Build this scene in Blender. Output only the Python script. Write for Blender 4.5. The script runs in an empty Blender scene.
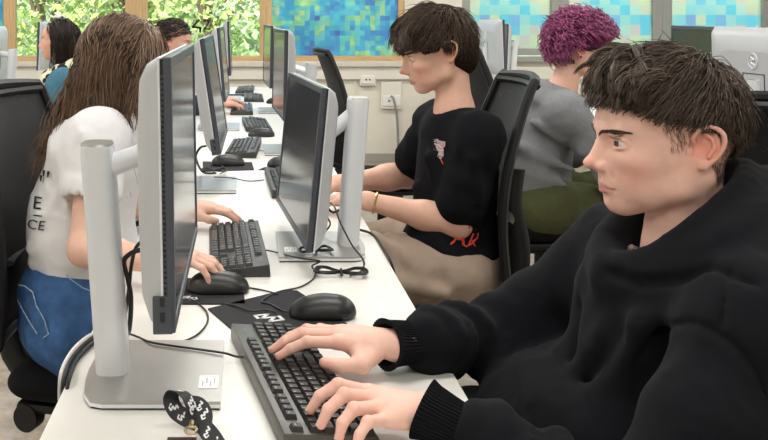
import bpy, bmesh, math, random
import numpy as np
from mathutils import Vector, Matrix

random.seed(7)
RNG = np.random.default_rng(11)
SC = bpy.context.scene
COL = SC.collection
PI = math.pi

# ------------------------------------------------------------------ camera
# A level camera standing at the end of the long desk, looking straight along it;
# the frame is a low, right-hand crop of its view (lens shift).
FPX, PX, PY, CZ = 900.0, 245.0, 15.0, 1.31
cam_d = bpy.data.cameras.new('camera')
cam = bpy.data.objects.new('camera', cam_d)
COL.objects.link(cam)
cam.location = (0, 0, CZ)
cam.rotation_euler = (PI / 2, 0, 0)
cam_d.sensor_fit = 'HORIZONTAL'
cam_d.sensor_width = 36.0
cam_d.lens = FPX / 768.0 * 36.0
cam_d.shift_x = (384.0 - PX) / 768.0
cam_d.shift_y = -(220.0 - PY) / 768.0
cam_d.clip_start = 0.05
SC.camera = cam

# ------------------------------------------------------------------ world and light
world = bpy.data.worlds.new('world')
SC.world = world
world.use_nodes = True
wn = world.node_tree
wn.nodes.clear()
w_out = wn.nodes.new('ShaderNodeOutputWorld')
w_bg = wn.nodes.new('ShaderNodeBackground')
w_sky = wn.nodes.new('ShaderNodeTexSky')
w_sky.sky_type = 'NISHITA'
w_sky.sun_elevation = math.radians(48)
w_sky.sun_rotation = math.radians(200)
w_sky.sun_disc = False
w_sky.air_density = 1.2
w_sky.dust_density = 2.5
w_bg.inputs['Strength'].default_value = 0.65
wn.links.new(w_sky.outputs[0], w_bg.inputs[0])
wn.links.new(w_bg.outputs[0], w_out.inputs[0])

sun_d = bpy.data.lights.new('sun', 'SUN')
sun_d.energy = 4.0
sun_d.angle = math.radians(1.0)
sun_d.color = (1.0, 0.95, 0.86)
sun = bpy.data.objects.new('sun', sun_d)
COL.objects.link(sun)
sun.location = (-6, -4, 12)
sun.rotation_euler = (math.radians(42), 0, math.radians(-25))   # shines towards +y, on to the trees behind the windows

# fluorescent panels of the ceiling (housings are built further down)
PANELS = [(x, y) for y in (-0.6, 1.6, 3.8, 6.2) for x in (-2.4, 0.35, 3.1)]
CEIL = 2.85
for (x, y) in PANELS:
    ld = bpy.data.lights.new('panel_light', 'AREA')
    ld.shape = 'RECTANGLE'
    ld.size = 1.15
    ld.size_y = 0.55
    ld.energy = 19.5 if y < 3 else 27.0
    ld.color = (1.0, 0.975, 0.94)
    lo = bpy.data.objects.new('panel_light', ld)
    lo.location = (x, y, CEIL - 0.06)
    COL.objects.link(lo)

vs = SC.view_settings
SC.display_settings.display_device = 'sRGB'
vs.view_transform = 'Standard'
vs.look = 'None'
vs.exposure = 0.35
vs.gamma = 1.0
vs.use_curve_mapping = False
SC.cycles.use_denoising = True
SC.cycles.max_bounces = 8
SC.cycles.diffuse_bounces = 4
SC.cycles.transparent_max_bounces = 12


def P(x, y, Y):
    """a point of the place from where it shows and how far down the room it is"""
    return Vector(((x - PX) * Y / FPX, Y, CZ - (y - PY) * Y / FPX))
# ------------------------------------------------------------------ materials
MATS = {}


def mat(name, col=(0.5, 0.5, 0.5), rough=0.5, metal=0.0, spec=0.5, var=0.0, vscale=30.0,
        bump=0.0, bscale=60.0, attr=None, coat=0.0, sss=0.0, sheen=0.0, detail=4.0, trans=0.0, stretch=None):
    """procedural material: noise varies the colour a little and gives fine relief"""
    if name in MATS:
        return MATS[name]
    m = bpy.data.materials.new(name)
    m.use_nodes = True
    nt = m.node_tree
    b = nt.nodes['Principled BSDF']
    b.inputs['Roughness'].default_value = rough
    b.inputs['Metallic'].default_value = metal
    b.inputs['Specular IOR Level'].default_value = spec
    b.inputs['Coat Weight'].default_value = coat
    if sss:
        b.inputs['Subsurface Weight'].default_value = sss
        b.inputs['Subsurface Radius'].default_value = (0.012, 0.005, 0.003)
        b.inputs['Subsurface Scale'].default_value = 1.0
    if sheen:
        b.inputs['Sheen Weight'].default_value = sheen
        b.inputs['Sheen Roughness'].default_value = 0.5
    if trans:
        b.inputs['Transmission Weight'].default_value = trans
    tc = nt.nodes.new('ShaderNodeTexCoord')
    src = tc.outputs['Object']
    if stretch:
        mp = nt.nodes.new('ShaderNodeMapping')
        mp.inputs['Scale'].default_value = stretch
        nt.links.new(src, mp.inputs[0])
        src = mp.outputs[0]
    nz = nt.nodes.new('ShaderNodeTexNoise')
    nz.inputs['Scale'].default_value = vscale
    nz.inputs['Detail'].default_value = detail
    nt.links.new(src, nz.inputs['Vector'])
    hsv = nt.nodes.new('ShaderNodeHueSaturation')
    mr = nt.nodes.new('ShaderNodeMapRange')
    mr.inputs['From Min'].default_value = 0.25
    mr.inputs['From Max'].default_value = 0.75
    mr.inputs['To Min'].default_value = 1.0 - var
    mr.inputs['To Max'].default_value = 1.0 + var
    nt.links.new(nz.outputs['Fac'], mr.inputs['Value'])
    nt.links.new(mr.outputs[0], hsv.inputs['Value'])
    if attr:
        at = nt.nodes.new('ShaderNodeAttribute')
        at.attribute_name = attr
        nt.links.new(at.outputs['Color'], hsv.inputs['Color'])
    else:
        hsv.inputs['Color'].default_value = (*col, 1)
    nt.links.new(hsv.outputs[0], b.inputs['Base Color'])
    if bump:
        n2 = nt.nodes.new('ShaderNodeTexNoise')
        n2.inputs['Scale'].default_value = bscale
        n2.inputs['Detail'].default_value = 3.0
        nt.links.new(src, n2.inputs['Vector'])
        bp = nt.nodes.new('ShaderNodeBump')
        bp.inputs['Strength'].default_value = bump
        bp.inputs['Distance'].default_value = 0.004
        nt.links.new(n2.outputs['Fac'], bp.inputs['Height'])
        nt.links.new(bp.outputs[0], b.inputs['Normal'])
    MATS[name] = m
    return m


# ------------------------------------------------------------------ object bookkeeping
def tag(o, label=None, cat=None, group=None, kind=None):
    if label:
        o['label'] = label
    if cat:
        o['category'] = cat
    if group:
        o['group'] = group
    if kind:
        o['kind'] = kind
    return o


def empty(name, loc=(0, 0, 0), rz=0.0, label=None, cat=None, group=None):
    o = bpy.data.objects.new(name, None)
    o.empty_display_size = 0.05
    COL.objects.link(o)
    o.location = loc
    o.rotation_euler = (0, 0, rz)
    return tag(o, label, cat, group)


def link(name, me, m=None, parent=None, loc=None, rot=None):
    o = bpy.data.objects.new(name, me)
    COL.objects.link(o)
    if m is not None and not me.materials:
        me.materials.append(m)
    if parent is not None:
        o.parent = parent
    if loc is not None:
        o.location = loc
    if rot is not None:
        o.rotation_euler = rot
    return o


def unparent_loc(o, parent):
    """keep world placement of geometry that was made in world coordinates under an empty"""
    o.parent = parent
    o.matrix_parent_inverse = Matrix.LocRotScale(parent.location, parent.rotation_euler, None).inverted()
    return o


def copy_tree(o, parent=None):
    c = o.copy()
    COL.objects.link(c)
    if parent is not None:
        c.parent = parent
    for ch in list(o.children):
        copy_tree(ch, c)
    return c


# ------------------------------------------------------------------ mesh builder
class MB:
    def __init__(self):
        self.v, self.f = [], []

    def add(self, vs, fs):
        n = len(self.v)
        self.v += [tuple(p) for p in vs]
        self.f += [tuple(i + n for i in f) for f in fs]
        return self

    def box(self, c, s, M=None, bev=0.0, seg=2):
        bm = bmesh.new()
        bmesh.ops.create_cube(bm, size=1.0)
        for v in bm.verts:
            v.co = Vector((v.co.x * s[0], v.co.y * s[1], v.co.z * s[2]))
        if bev > 0:
            bmesh.ops.bevel(bm, geom=bm.edges[:], offset=bev, segments=seg, affect='EDGES', profile=0.5)
        self.bm(bm, Matrix.Translation(c) @ (M if M is not None else Matrix.Identity(4)))
        return self

    def bm(self, bm, M=None):
        bm.verts.index_update()
        vs = [(M @ v.co) if M is not None else v.co.copy() for v in bm.verts]
        self.add(vs, [[v.index for v in f.verts] for f in bm.faces])
        bm.free()

    def cyl(self, a, b, r0, r1=None, n=16, caps=True):
        r1 = r0 if r1 is None else r1
        return self.tube([a, b], [r0, r1], n, caps)

    def tube(self, pts, rad, n=8, caps=True, flat=None):
        pts = [Vector(p) for p in pts]
        if not hasattr(rad, '__len__'):
            rad = [rad] * len(pts)
        T = []
        for i in range(len(pts)):
            a = pts[max(i - 1, 0)]
            b = pts[min(i + 1, len(pts) - 1)]
            t = b - a
            T.append(t.normalized() if t.length > 1e-9 else Vector((0, 0, 1)))
        ref = Vector((0, 0, 1)) if abs(T[0].z) < 0.9 else Vector((1, 0, 0))
        u = T[0].cross(ref).normalized()
        vs, fs = [], []
        for i, p in enumerate(pts):
            u = (u - T[i] * u.dot(T[i]))
            u = u.normalized() if u.length > 1e-6 else T[i].orthogonal().normalized()
            w = T[i].cross(u)
            for k in range(n):
                a = 2 * PI * k / n
                ru, rw = rad[i], rad[i] * (flat if flat else 1.0)
                vs.append(p + u * math.cos(a) * ru + w * math.sin(a) * rw)
        for i in range(len(pts) - 1):
            for k in range(n):
                k2 = (k + 1) % n
                fs.append((i * n + k, i * n + k2, (i + 1) * n + k2, (i + 1) * n + k))
        if caps:
            fs.append(tuple(range(n))[::-1])
            fs.append(tuple((len(pts) - 1) * n + k for k in range(n)))
        return self.add(vs, fs)

    def prism(self, poly, z0, z1, M=None):
        """poly: xy outline, extruded in z"""
        n = len(poly)
        vs = [Vector((x, y, z0)) for x, y in poly] + [Vector((x, y, z1)) for x, y in poly]
        if M is not None:
            vs = [M @ v for v in vs]
        fs = [tuple(range(n))[::-1], tuple(range(n, 2 * n))]
        fs += [(i, (i + 1) % n, n + (i + 1) % n, n + i) for i in range(n)]
        return self.add(vs, fs)

    def mesh(self, name, m=None, smooth=False, angle=None):
        me = bpy.data.meshes.new(name)
        me.from_pydata(self.v, [], self.f)
        me.update()
        if m is not None:
            me.materials.append(m)
        if smooth:
            me.polygons.foreach_set('use_smooth', np.ones(len(me.polygons), dtype=bool))
            if angle:
                try:
                    me.set_sharp_from_angle(angle=math.radians(angle))
                except Exception:
                    pass
        return me

    def build(self, name, m=None, parent=None, smooth=False, angle=40, loc=None, rot=None):
        return link(name, self.mesh(name, m, smooth, angle), None, parent, loc, rot)


def catmull(pts, n=8):
    pts = [Vector(p) for p in pts]
    out = []
    for i in range(len(pts) - 1):
        p0 = pts[max(i - 1, 0)]
        p1, p2 = pts[i], pts[i + 1]
        p3 = pts[min(i + 2, len(pts) - 1)]
        for k in range(n):
            t = k / n
            out.append(0.5 * ((2 * p1) + (p2 - p0) * t + (2 * p0 - 5 * p1 + 4 * p2 - p3) * t * t
                              + (3 * p1 - p0 - 3 * p2 + p3) * t * t * t))
    out.append(pts[-1])
    return out


def text_mesh(s, size, depth=0.0, shear=0.0, cache={}):
    key = (s, size, depth, shear)
    if key in cache:
        return cache[key]
    cu = bpy.data.curves.new('lettering', 'FONT')
    cu.body = s
    cu.size = size
    cu.extrude = depth
    cu.shear = shear
    cu.align_x = 'CENTER'
    cu.align_y = 'CENTER'
    cu.resolution_u = 2
    o = bpy.data.objects.new('lettering', cu)
    COL.objects.link(o)
    dg = bpy.context.evaluated_depsgraph_get()
    me = bpy.data.meshes.new_from_object(o.evaluated_get(dg))
    bpy.data.objects.remove(o)
    bpy.data.curves.remove(cu)
    me.materials.clear()
    cache[key] = me
    return me


# ------------------------------------------------------------------ smooth solid modelling on a grid
def vnoise(p, seed=0):
    """value noise in numpy, p (n,3) -> (n,) in -1..1"""
    i = np.floor(p).astype(np.int64)
    f = p - i
    u = f * f * (3 - 2 * f)
    def h(ix, iy, iz):
        x = (ix * 374761393 + iy * 668265263 + iz * 2147483647 + seed * 974711) & 0xffffffff
        x = ((x ^ (x >> 13)) * 1274126177) & 0xffffffff
        x = (x ^ (x >> 16)) & 0xffff
        return x / 32767.5 - 1.0
    r = 0
    for dx in (0, 1):
        for dy in (0, 1):
            for dz in (0, 1):
                w = (u[:, 0] if dx else 1 - u[:, 0]) * (u[:, 1] if dy else 1 - u[:, 1]) * (u[:, 2] if dz else 1 - u[:, 2])
                r = r + w * h(i[:, 0] + dx, i[:, 1] + dy, i[:, 2] + dz)
    return r


class Vol:
    """signed distance volume; shapes are blended in one after another"""

    def __init__(self, lo, hi, h):
        self.lo = np.array(lo, dtype=np.float64)
        self.h = h
        self.n = np.ceil((np.array(hi) - self.lo) / h).astype(int) + 1
        self.d = np.full(tuple(self.n), 0.5, dtype=np.float32)

    def _box(self, lo, hi, m):
        a = np.clip(np.floor((np.array(lo) - m - self.lo) / self.h).astype(int), 0, self.n)
        b = np.clip(np.ceil((np.array(hi) + m - self.lo) / self.h).astype(int) + 1, 0, self.n)
        if np.any(b <= a):
            return None
        sl = tuple(slice(a[i], b[i]) for i in range(3))
        g = [(self.lo[i] + np.arange(a[i], b[i]) * self.h).astype(np.float32) for i in range(3)]
        return sl, g[0][:, None, None], g[1][None, :, None], g[2][None, None, :]

    def _mix(self, sl, p, k, op):
        d = self.d[sl]
        if op == 'add':
            if k > 0:
                hh = np.clip(0.5 + 0.5 * (d - p) / k, 0, 1)
                self.d[sl] = d * (1 - hh) + p * hh - k * hh * (1 - hh)
            else:
                self.d[sl] = np.minimum(d, p)
        elif op == 'cut':
            q = -p
            if k > 0:
                hh = np.clip(0.5 - 0.5 * (d - q) / k, 0, 1)
                self.d[sl] = d * (1 - hh) + q * hh + k * hh * (1 - hh)
            else:
                self.d[sl] = np.maximum(d, q)

    def cone(self, a, b, ra, rb=None, k=0.0, op='add', fold=None, sq=None):
        """round cone from a to b; fold=(amp, count, phase) gives cloth rings; sq=(axis dir, factor) flattens"""
        rb = ra if rb is None else rb
        a = np.array(a, dtype=np.float32)
        b = np.array(b, dtype=np.float32)
        R = max(ra, rb) * (max(1.0, sq[1]) if sq else 1.0)
        bx = self._box(np.minimum(a, b) - R, np.maximum(a, b) + R, k + 3 * self.h + (fold[0] if fold else 0))
        if bx is None:
            return self
        sl, X, Y, Z = bx
        ab = b - a
        L2 = float(ab @ ab) + 1e-12
        px, py, pz = X - a[0], Y - a[1], Z - a[2]
        t = np.clip((px * ab[0] + py * ab[1] + pz * ab[2]) / L2, 0, 1)
        dx, dy, dz = px - t * ab[0], py - t * ab[1], pz - t * ab[2]
        if sq:
            ax = np.array(sq[0], dtype=np.float32)
            ax = ax / np.linalg.norm(ax)
            s = dx * ax[0] + dy * ax[1] + dz * ax[2]
            g = s * (1.0 / sq[1] - 1.0)
            dx, dy, dz = dx + g * ax[0], dy + g * ax[1], dz + g * ax[2]
        r = ra + (rb - ra) * t
        if fold:
            am, cnt, ph = fold
            sx = dx * 40 + dy * 25
            r = r + am * np.sin(2 * PI * cnt * t + ph + 0.9 * np.sin(sx + ph) + 0.7 * np.sin(dz * 45 + ph * 2))
        self._mix(sl, np.sqrt(dx * dx + dy * dy + dz * dz) - r, k, op)
        return self

    def chain(self, pts, rad, k=0.0, op='add'):
        for i in range(len(pts) - 1):
            ra = rad[i] if hasattr(rad, '__len__') else rad
            rb = rad[i + 1] if hasattr(rad, '__len__') else rad
            self.cone(pts[i], pts[i + 1], ra, rb, k, op)
        return self

    def ell(self, c, r, R=None, k=0.0, op='add'):
        c = np.array(c, dtype=np.float32)
        r = np.array(r, dtype=np.float32)
        m = float(r.max()) if R is not None else r
        bx = self._box(c - m, c + m, k + 3 * self.h)
        if bx is None:
            return self
        sl, X, Y, Z = bx
        x, y, z = X - c[0], Y - c[1], Z - c[2]
        if R is not None:
            R = np.array(R, dtype=np.float32)
            x, y, z = (x * R[0, 0] + y * R[1, 0] + z * R[2, 0], x * R[0, 1] + y * R[1, 1] + z * R[2, 1],
                       x * R[0, 2] + y * R[1, 2] + z * R[2, 2])
        k0 = np.sqrt((x / r[0]) ** 2 + (y / r[1]) ** 2 + (z / r[2]) ** 2)
        k1 = np.sqrt((x / r[0] ** 2) ** 2 + (y / r[1] ** 2) ** 2 + (z / r[2] ** 2) ** 2) + 1e-9
        self._mix(sl, k0 * (k0 - 1.0) / k1, k, op)
        return self

    def half(self, pt, nrm, k=0.0):
        """cut away everything on the side nrm points to"""
        sl, X, Y, Z = self._box(self.lo, self.lo + self.n * self.h, 0)
        n = np.array(nrm, dtype=np.float32)
        n = n / np.linalg.norm(n)
        p = (X - pt[0]) * n[0] + (Y - pt[1]) * n[1] + (Z - pt[2]) * n[2]
        self._mix(sl, -p, k, 'cut')
        return self

    def sample(self, p):
        """distance and outward direction at points (n,3)"""
        g = (np.asarray(p, dtype=float) - self.lo) / self.h
        g = np.clip(g, 1.0, self.n - 3.001)
        def tri(g):
            i = np.floor(g).astype(int)
            f = g - i
            r = 0
            for a in (0, 1):
                for b in (0, 1):
                    for c in (0, 1):
                        w = (f[:, 0] if a else 1 - f[:, 0]) * (f[:, 1] if b else 1 - f[:, 1]) * (f[:, 2] if c else 1 - f[:, 2])
                        r = r + w * self.d[i[:, 0] + a, i[:, 1] + b, i[:, 2] + c]
            return r
        d = tri(g)
        e = np.eye(3) * 0.7
        n = np.stack([tri(g + e[k]) - tri(g - e[k]) for k in range(3)], 1)
        n /= np.linalg.norm(n, axis=1)[:, None] + 1e-9
        return d, n

    def settle(self, p, off=0.0, it=4):
        """move points on to the surface (plus an offset)"""
        p = np.asarray(p, dtype=float).copy()
        for _ in range(it):
            d, n = self.sample(p)
            p -= n * np.clip(d - off, -0.02, 0.02)[:, None]
        return p

    def see(self, x, y, near=0.3, far=3.0):
        """where the line of sight through a picture point meets the surface"""
        o = np.array((0, 0, CZ))
        dr = np.array(((x - PX) / FPX, 1.0, -(y - PY) / FPX))
        ts = np.arange(near, far, self.h * 0.8)
        pts = o + dr * ts[:, None]
        ins = np.all((pts > self.lo + 2 * self.h) & (pts < self.lo + (self.n - 3) * self.h), axis=1)
        d = np.where(ins, self.sample(pts)[0], 1.0)
        k = np.argmax(d < 0)
        return pts[k] if d[k] < 0 else None

    def extract(self):
        d, n = self.d, self.n
        s = d < 0
        # cells
        def corner(A, i, j, k):
            return A[i:A.shape[0] - 1 + i, j:A.shape[1] - 1 + j, k:A.shape[2] - 1 + k]
        cnt = np.zeros(tuple(n - 1), dtype=np.int8)
        for i in (0, 1):
            for j in (0, 1):
                for k in (0, 1):
                    cnt += corner(s, i, j, k)
        act = (cnt > 0) & (cnt < 8)
        ci = np.argwhere(act)
        idx = np.full(act.shape, -1, dtype=np.int64)
        idx[act] = np.arange(len(ci))
        cv = {}
        for i in (0, 1):
            for j in (0, 1):
                for k in (0, 1):
                    cv[(i, j, k)] = d[ci[:, 0] + i, ci[:, 1] + j, ci[:, 2] + k].astype(np.float64)
        acc = np.zeros((len(ci), 3))
        num = np.zeros(len(ci))
        for a in cv:
            for ax in range(3):
                if a[ax] == 0:
                    b = list(a)
                    b[ax] = 1
                    b = tuple(b)
                    va, vb = cv[a], cv[b]
                    m = (va < 0) != (vb < 0)
                    den = np.where(m, va - vb, 1.0)
                    t = np.where(m, va / den, 0)
                    p = np.zeros((len(ci), 3))
                    for q in range(3):
                        p[:, q] = a[q]
                    p[:, ax] = t
                    acc += p * m[:, None]
                    num += m
        vert = self.lo + (ci + acc / np.maximum(num, 1)[:, None]) * self.h
        quads = []
        for ax in range(3):
            A = s
            sl0 = [slice(None)] * 3
            sl1 = [slice(None)] * 3
            sl0[ax] = slice(0, n[ax] - 1)
            sl1[ax] = slice(1, n[ax])
            diff = A[tuple(sl0)] != A[tuple(sl1)]
            e = np.argwhere(diff)
            o1, o2 = [(1, 2), (2, 0), (0, 1)][ax]
            ok = (e[:, o1] > 0) & (e[:, o2] > 0) & (e[:, o1] < n[o1] - 1) & (e[:, o2] < n[o2] - 1)
            e = e[ok]
            if not len(e):
                continue
            ins = A[e[:, 0], e[:, 1], e[:, 2]]
            q = []
            for (u, v) in ((0, 0), (-1, 0), (-1, -1), (0, -1)):
                c = e.copy()
                c[:, o1] += u
                c[:, o2] += v
                q.append(idx[c[:, 0], c[:, 1], c[:, 2]])
            q = np.stack(q, 1)
            q[~ins] = q[~ins][:, ::-1]
            quads.append(q)
        quads = np.concatenate(quads) if quads else np.zeros((0, 4), dtype=np.int64)
        quads = quads[(quads >= 0).all(1)]
        return vert, quads


def vnormals(v, q):
    a, b, c, d = (v[q[:, i]] for i in range(4))
    fn = np.cross(c - a, d - b)
    nn = np.zeros_like(v)
    for i in range(4):
        np.add.at(nn, q[:, i], fn)
    return nn / (np.linalg.norm(nn, axis=1)[:, None] + 1e-12)


def relax(v, q, it=1, lam=0.5):
    for _ in range(it):
        s = np.zeros_like(v)
        c = np.zeros(len(v))
        for i in range(4):
            j = (i + 1) % 4
            np.add.at(s, q[:, i], v[q[:, j]])
            np.add.at(s, q[:, j], v[q[:, i]])
            np.add.at(c, q[:, i], 1)
            np.add.at(c, q[:, j], 1)
        v = v * (1 - lam) + lam * s / np.maximum(c, 1)[:, None]
    return v


def join(parts):
    vs, qs, n = [], [], 0
    for v, q in parts:
        vs.append(v)
        qs.append(q + n)
        n += len(v)
    return np.concatenate(vs), np.concatenate(qs)


def np_mesh(name, v, q, m=None, smooth=True, cols=None):
    me = bpy.data.meshes.new(name)
    k = q.shape[1]
    me.vertices.add(len(v))
    me.vertices.foreach_set('co', np.ascontiguousarray(v, dtype=np.float32).ravel())
    me.loops.add(len(q) * k)
    me.loops.foreach_set('vertex_index', np.ascontiguousarray(q, dtype=np.int32).ravel())
    me.polygons.add(len(q))
    me.polygons.foreach_set('loop_start', np.arange(0, len(q) * k, k, dtype=np.int32))
    me.polygons.foreach_set('use_smooth', np.full(len(q), smooth, dtype=bool))
    me.update(calc_edges=True)
    me.validate()
    if cols is not None:
        at = me.color_attributes.new('tint', 'FLOAT_COLOR', 'POINT')
        c4 = np.ones((len(v), 4), dtype=np.float32)
        c4[:, :3] = cols
        at.data.foreach_set('color', c4.ravel())
    if m is not None:
        me.materials.append(m)
    return me


def np_obj(name, v, q, m=None, parent=None, smooth=True, cols=None):
    """mesh made in world coordinates, hung under its thing without moving"""
    o = link(name, np_mesh(name, v, q, m, smooth, cols))
    if parent is not None:
        unparent_loc(o, parent)
    return o


def tufts(roots, paths_fn, rad, n_side=3):
    """many tapered strands as one mesh. roots: (n,3); paths: (n,m,3); rad: (n,m)"""
    pth = paths_fn
    n, m, _ = pth.shape
    T = np.gradient(pth, axis=1)
    T /= np.linalg.norm(T, axis=2)[..., None] + 1e-12
    ref = np.where(np.abs(T[..., 2:3]) < 0.9, np.array([0, 0, 1.0]), np.array([1.0, 0, 0]))
    U = np.cross(T, ref)
    U /= np.linalg.norm(U, axis=2)[..., None] + 1e-12
    W = np.cross(T, U)
    vs = []
    for k in range(n_side):
        a = 2 * PI * k / n_side
        vs.append(pth + (U * math.cos(a) + W * math.sin(a)) * rad[..., None])
    V = np.stack(vs, 2).reshape(-1, 3)
    base = (np.arange(n)[:, None, None] * m + np.arange(m - 1)[None, :, None]) * n_side + np.arange(n_side)[None, None, :]
    k2 = (np.arange(n_side) + 1) % n_side
    base2 = (np.arange(n)[:, None, None] * m + np.arange(m - 1)[None, :, None]) * n_side + k2[None, None, :]
    q = np.stack([base, base2, base2 + n_side, base + n_side], -1).reshape(-1, 4)
    return V, q
# ------------------------------------------------------------------ surfaces
M_WALL = mat('wall_paint', (0.80, 0.76, 0.66), 0.7, var=0.04, vscale=3, bump=0.05, bscale=180)
M_WALLW = mat('side_wall_paint', (0.82, 0.80, 0.74), 0.7, var=0.03, vscale=3)
M_CEIL = mat('ceiling_board', (0.85, 0.85, 0.83), 0.8, var=0.03, vscale=8)
M_WOOD = mat('pine_frame', (0.60, 0.40, 0.20), 0.45, var=0.18, vscale=9, stretch=(8, 8, 0.8))
M_WOODH = mat('pine_frame_rail', (0.60, 0.40, 0.20), 0.45, var=0.18, vscale=9, stretch=(0.8, 8, 8))
M_GREYF = mat('grey_aluminium', (0.36, 0.37, 0.36), 0.45, metal=0.2, var=0.03)
M_SILL = mat('sill_stone', (0.66, 0.62, 0.54), 0.5, var=0.06, vscale=25)
M_PLAST = mat('cream_plastic', (0.80, 0.77, 0.68), 0.4, var=0.02)
M_BASEB = mat('grey_baseboard', (0.42, 0.40, 0.36), 0.5, var=0.05)


def floor_mat():
    m = bpy.data.materials.new('terrazzo')
    m.use_nodes = True
    nt = m.node_tree
    b = nt.nodes['Principled BSDF']
    b.inputs['Roughness'].default_value = 0.3
    tc = nt.nodes.new('ShaderNodeTexCoord')
    n1 = nt.nodes.new('ShaderNodeTexNoise')
    n1.inputs['Scale'].default_value = 9
    n1.inputs['Detail'].default_value = 8
    n1.inputs['Roughness'].default_value = 0.7
    r1 = nt.nodes.new('ShaderNodeValToRGB')
    e = r1.color_ramp.elements
    e[0].position, e[0].color = 0.32, (0.22, 0.165, 0.11, 1)
    e[1].position, e[1].color = 0.70, (0.52, 0.45, 0.36, 1)
    x = e.new(0.5)
    x.color = (0.38, 0.31, 0.23, 1)
    v = nt.nodes.new('ShaderNodeTexVoronoi')
    v.inputs['Scale'].default_value = 45
    mx = nt.nodes.new('ShaderNodeMixRGB')
    mx.blend_type = 'OVERLAY'
    mx.inputs[0].default_value = 0.10
    nt.links.new(tc.outputs['Object'], n1.inputs['Vector'])
    nt.links.new(tc.outputs['Object'], v.inputs['Vector'])
    nt.links.new(n1.outputs['Fac'], r1.inputs[0])
    nt.links.new(r1.outputs[0], mx.inputs[1])
    nt.links.new(v.outputs['Color'], mx.inputs[2])
    sep = nt.nodes.new('ShaderNodeHueSaturation')
    sep.inputs['Saturation'].default_value = 0.75
    nt.links.new(mx.outputs[0], sep.inputs['Color'])
    nt.links.new(sep.outputs[0], b.inputs['Base Color'])
    return m


def mosaic_mat(name, stops, cell, scale, gain=1.0):
    """translucent printed film: flat squares of colour, lit from outside by the daylight"""
    m = bpy.data.materials.new(name)
    m.use_nodes = True
    nt = m.node_tree
    nt.nodes.clear()
    out = nt.nodes.new('ShaderNodeOutputMaterial')
    tr = nt.nodes.new('ShaderNodeBsdfTranslucent')
    df = nt.nodes.new('ShaderNodeBsdfTransparent')
    mix = nt.nodes.new('ShaderNodeMixShader')
    mix.inputs[0].default_value = 0.45
    tc = nt.nodes.new('ShaderNodeTexCoord')
    sn = nt.nodes.new('ShaderNodeVectorMath')
    sn.operation = 'SNAP'
    sn.inputs[1].default_value = (cell, cell, cell)
    nz = nt.nodes.new('ShaderNodeTexNoise')
    nz.inputs['Scale'].default_value = scale
    nz.inputs['Detail'].default_value = 5
    nz.inputs['Roughness'].default_value = 0.85
    rp = nt.nodes.new('ShaderNodeValToRGB')
    rp.color_ramp.interpolation = 'LINEAR'
    e = rp.color_ramp.elements
    e[0].position, e[0].color = stops[0][0], (*stops[0][1], 1)
    e[1].position, e[1].color = stops[-1][0], (*stops[-1][1], 1)
    stops = [(p, tuple(1 - (1 - c_) * 0.62 for c_ in c)) for p, c in stops]
    for p, c in stops[1:-1]:
        q = e.new(p)
        q.color = (*c, 1)
    nt.links.new(tc.outputs['Object'], sn.inputs[0])
    nt.links.new(sn.outputs[0], nz.inputs['Vector'])
    nt.links.new(nz.outputs['Fac'], rp.inputs[0])
    nt.links.new(rp.outputs[0], tr.inputs[0])
    nt.links.new(rp.outputs[0], df.inputs[0])
    nt.links.new(tr.outputs[0], mix.inputs[1])
    nt.links.new(df.outputs[0], mix.inputs[2])
    nt.links.new(mix.outputs[0], out.inputs[0])
    return m


M_FILM_B = mosaic_mat('blue_mosaic_film', [(0.36, (0.55, 0.42, 0.80)), (0.43, (0.18, 0.45, 0.90)), (0.48, (0.12, 0.62, 0.98)),
                                           (0.52, (0.30, 0.82, 0.95)), (0.56, (0.62, 0.88, 0.55)), (0.61, (0.90, 0.92, 0.55)), (0.67, (0.85, 0.80, 0.98))], 0.045, 3.0)
M_FILM_P = mosaic_mat('pastel_mosaic_film', [(0.35, (0.70, 0.60, 0.95)), (0.42, (0.40, 0.75, 0.98)), (0.47, (0.25, 0.85, 0.98)),
                                             (0.51, (0.85, 0.97, 0.85)), (0.55, (0.97, 0.97, 0.68)), (0.61, (0.98, 0.70, 0.82)), (0.67, (0.9, 0.9, 0.99))], 0.09, 2.4)


def pane_mat():
    m = bpy.data.materials.new('window_glass')
    m.use_nodes = True
    nt = m.node_tree
    nt.nodes.clear()
    out = nt.nodes.new('ShaderNodeOutputMaterial')
    tr = nt.nodes.new('ShaderNodeBsdfTransparent')
    tr.inputs[0].default_value = (0.96, 0.98, 0.97, 1)
    gl = nt.nodes.new('ShaderNodeBsdfGlossy')
    gl.inputs['Roughness'].default_value = 0.02
    fr = nt.nodes.new('ShaderNodeFresnel')
    mix = nt.nodes.new('ShaderNodeMixShader')
    nt.links.new(fr.outputs[0], mix.inputs[0])
    nt.links.new(tr.outputs[0], mix.inputs[1])
    nt.links.new(gl.outputs[0], mix.inputs[2])
    nt.links.new(mix.outputs[0], out.inputs[0])
    return m


M_PANE = pane_mat()

# ------------------------------------------------------------------ room shell
X0, X1, Y0, Y1 = -4.2, 5.3, -2.4, 8.0


def struct(name, mb, m, smooth=False):
    return tag(mb.build(name, m, None, smooth), kind='structure')


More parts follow.
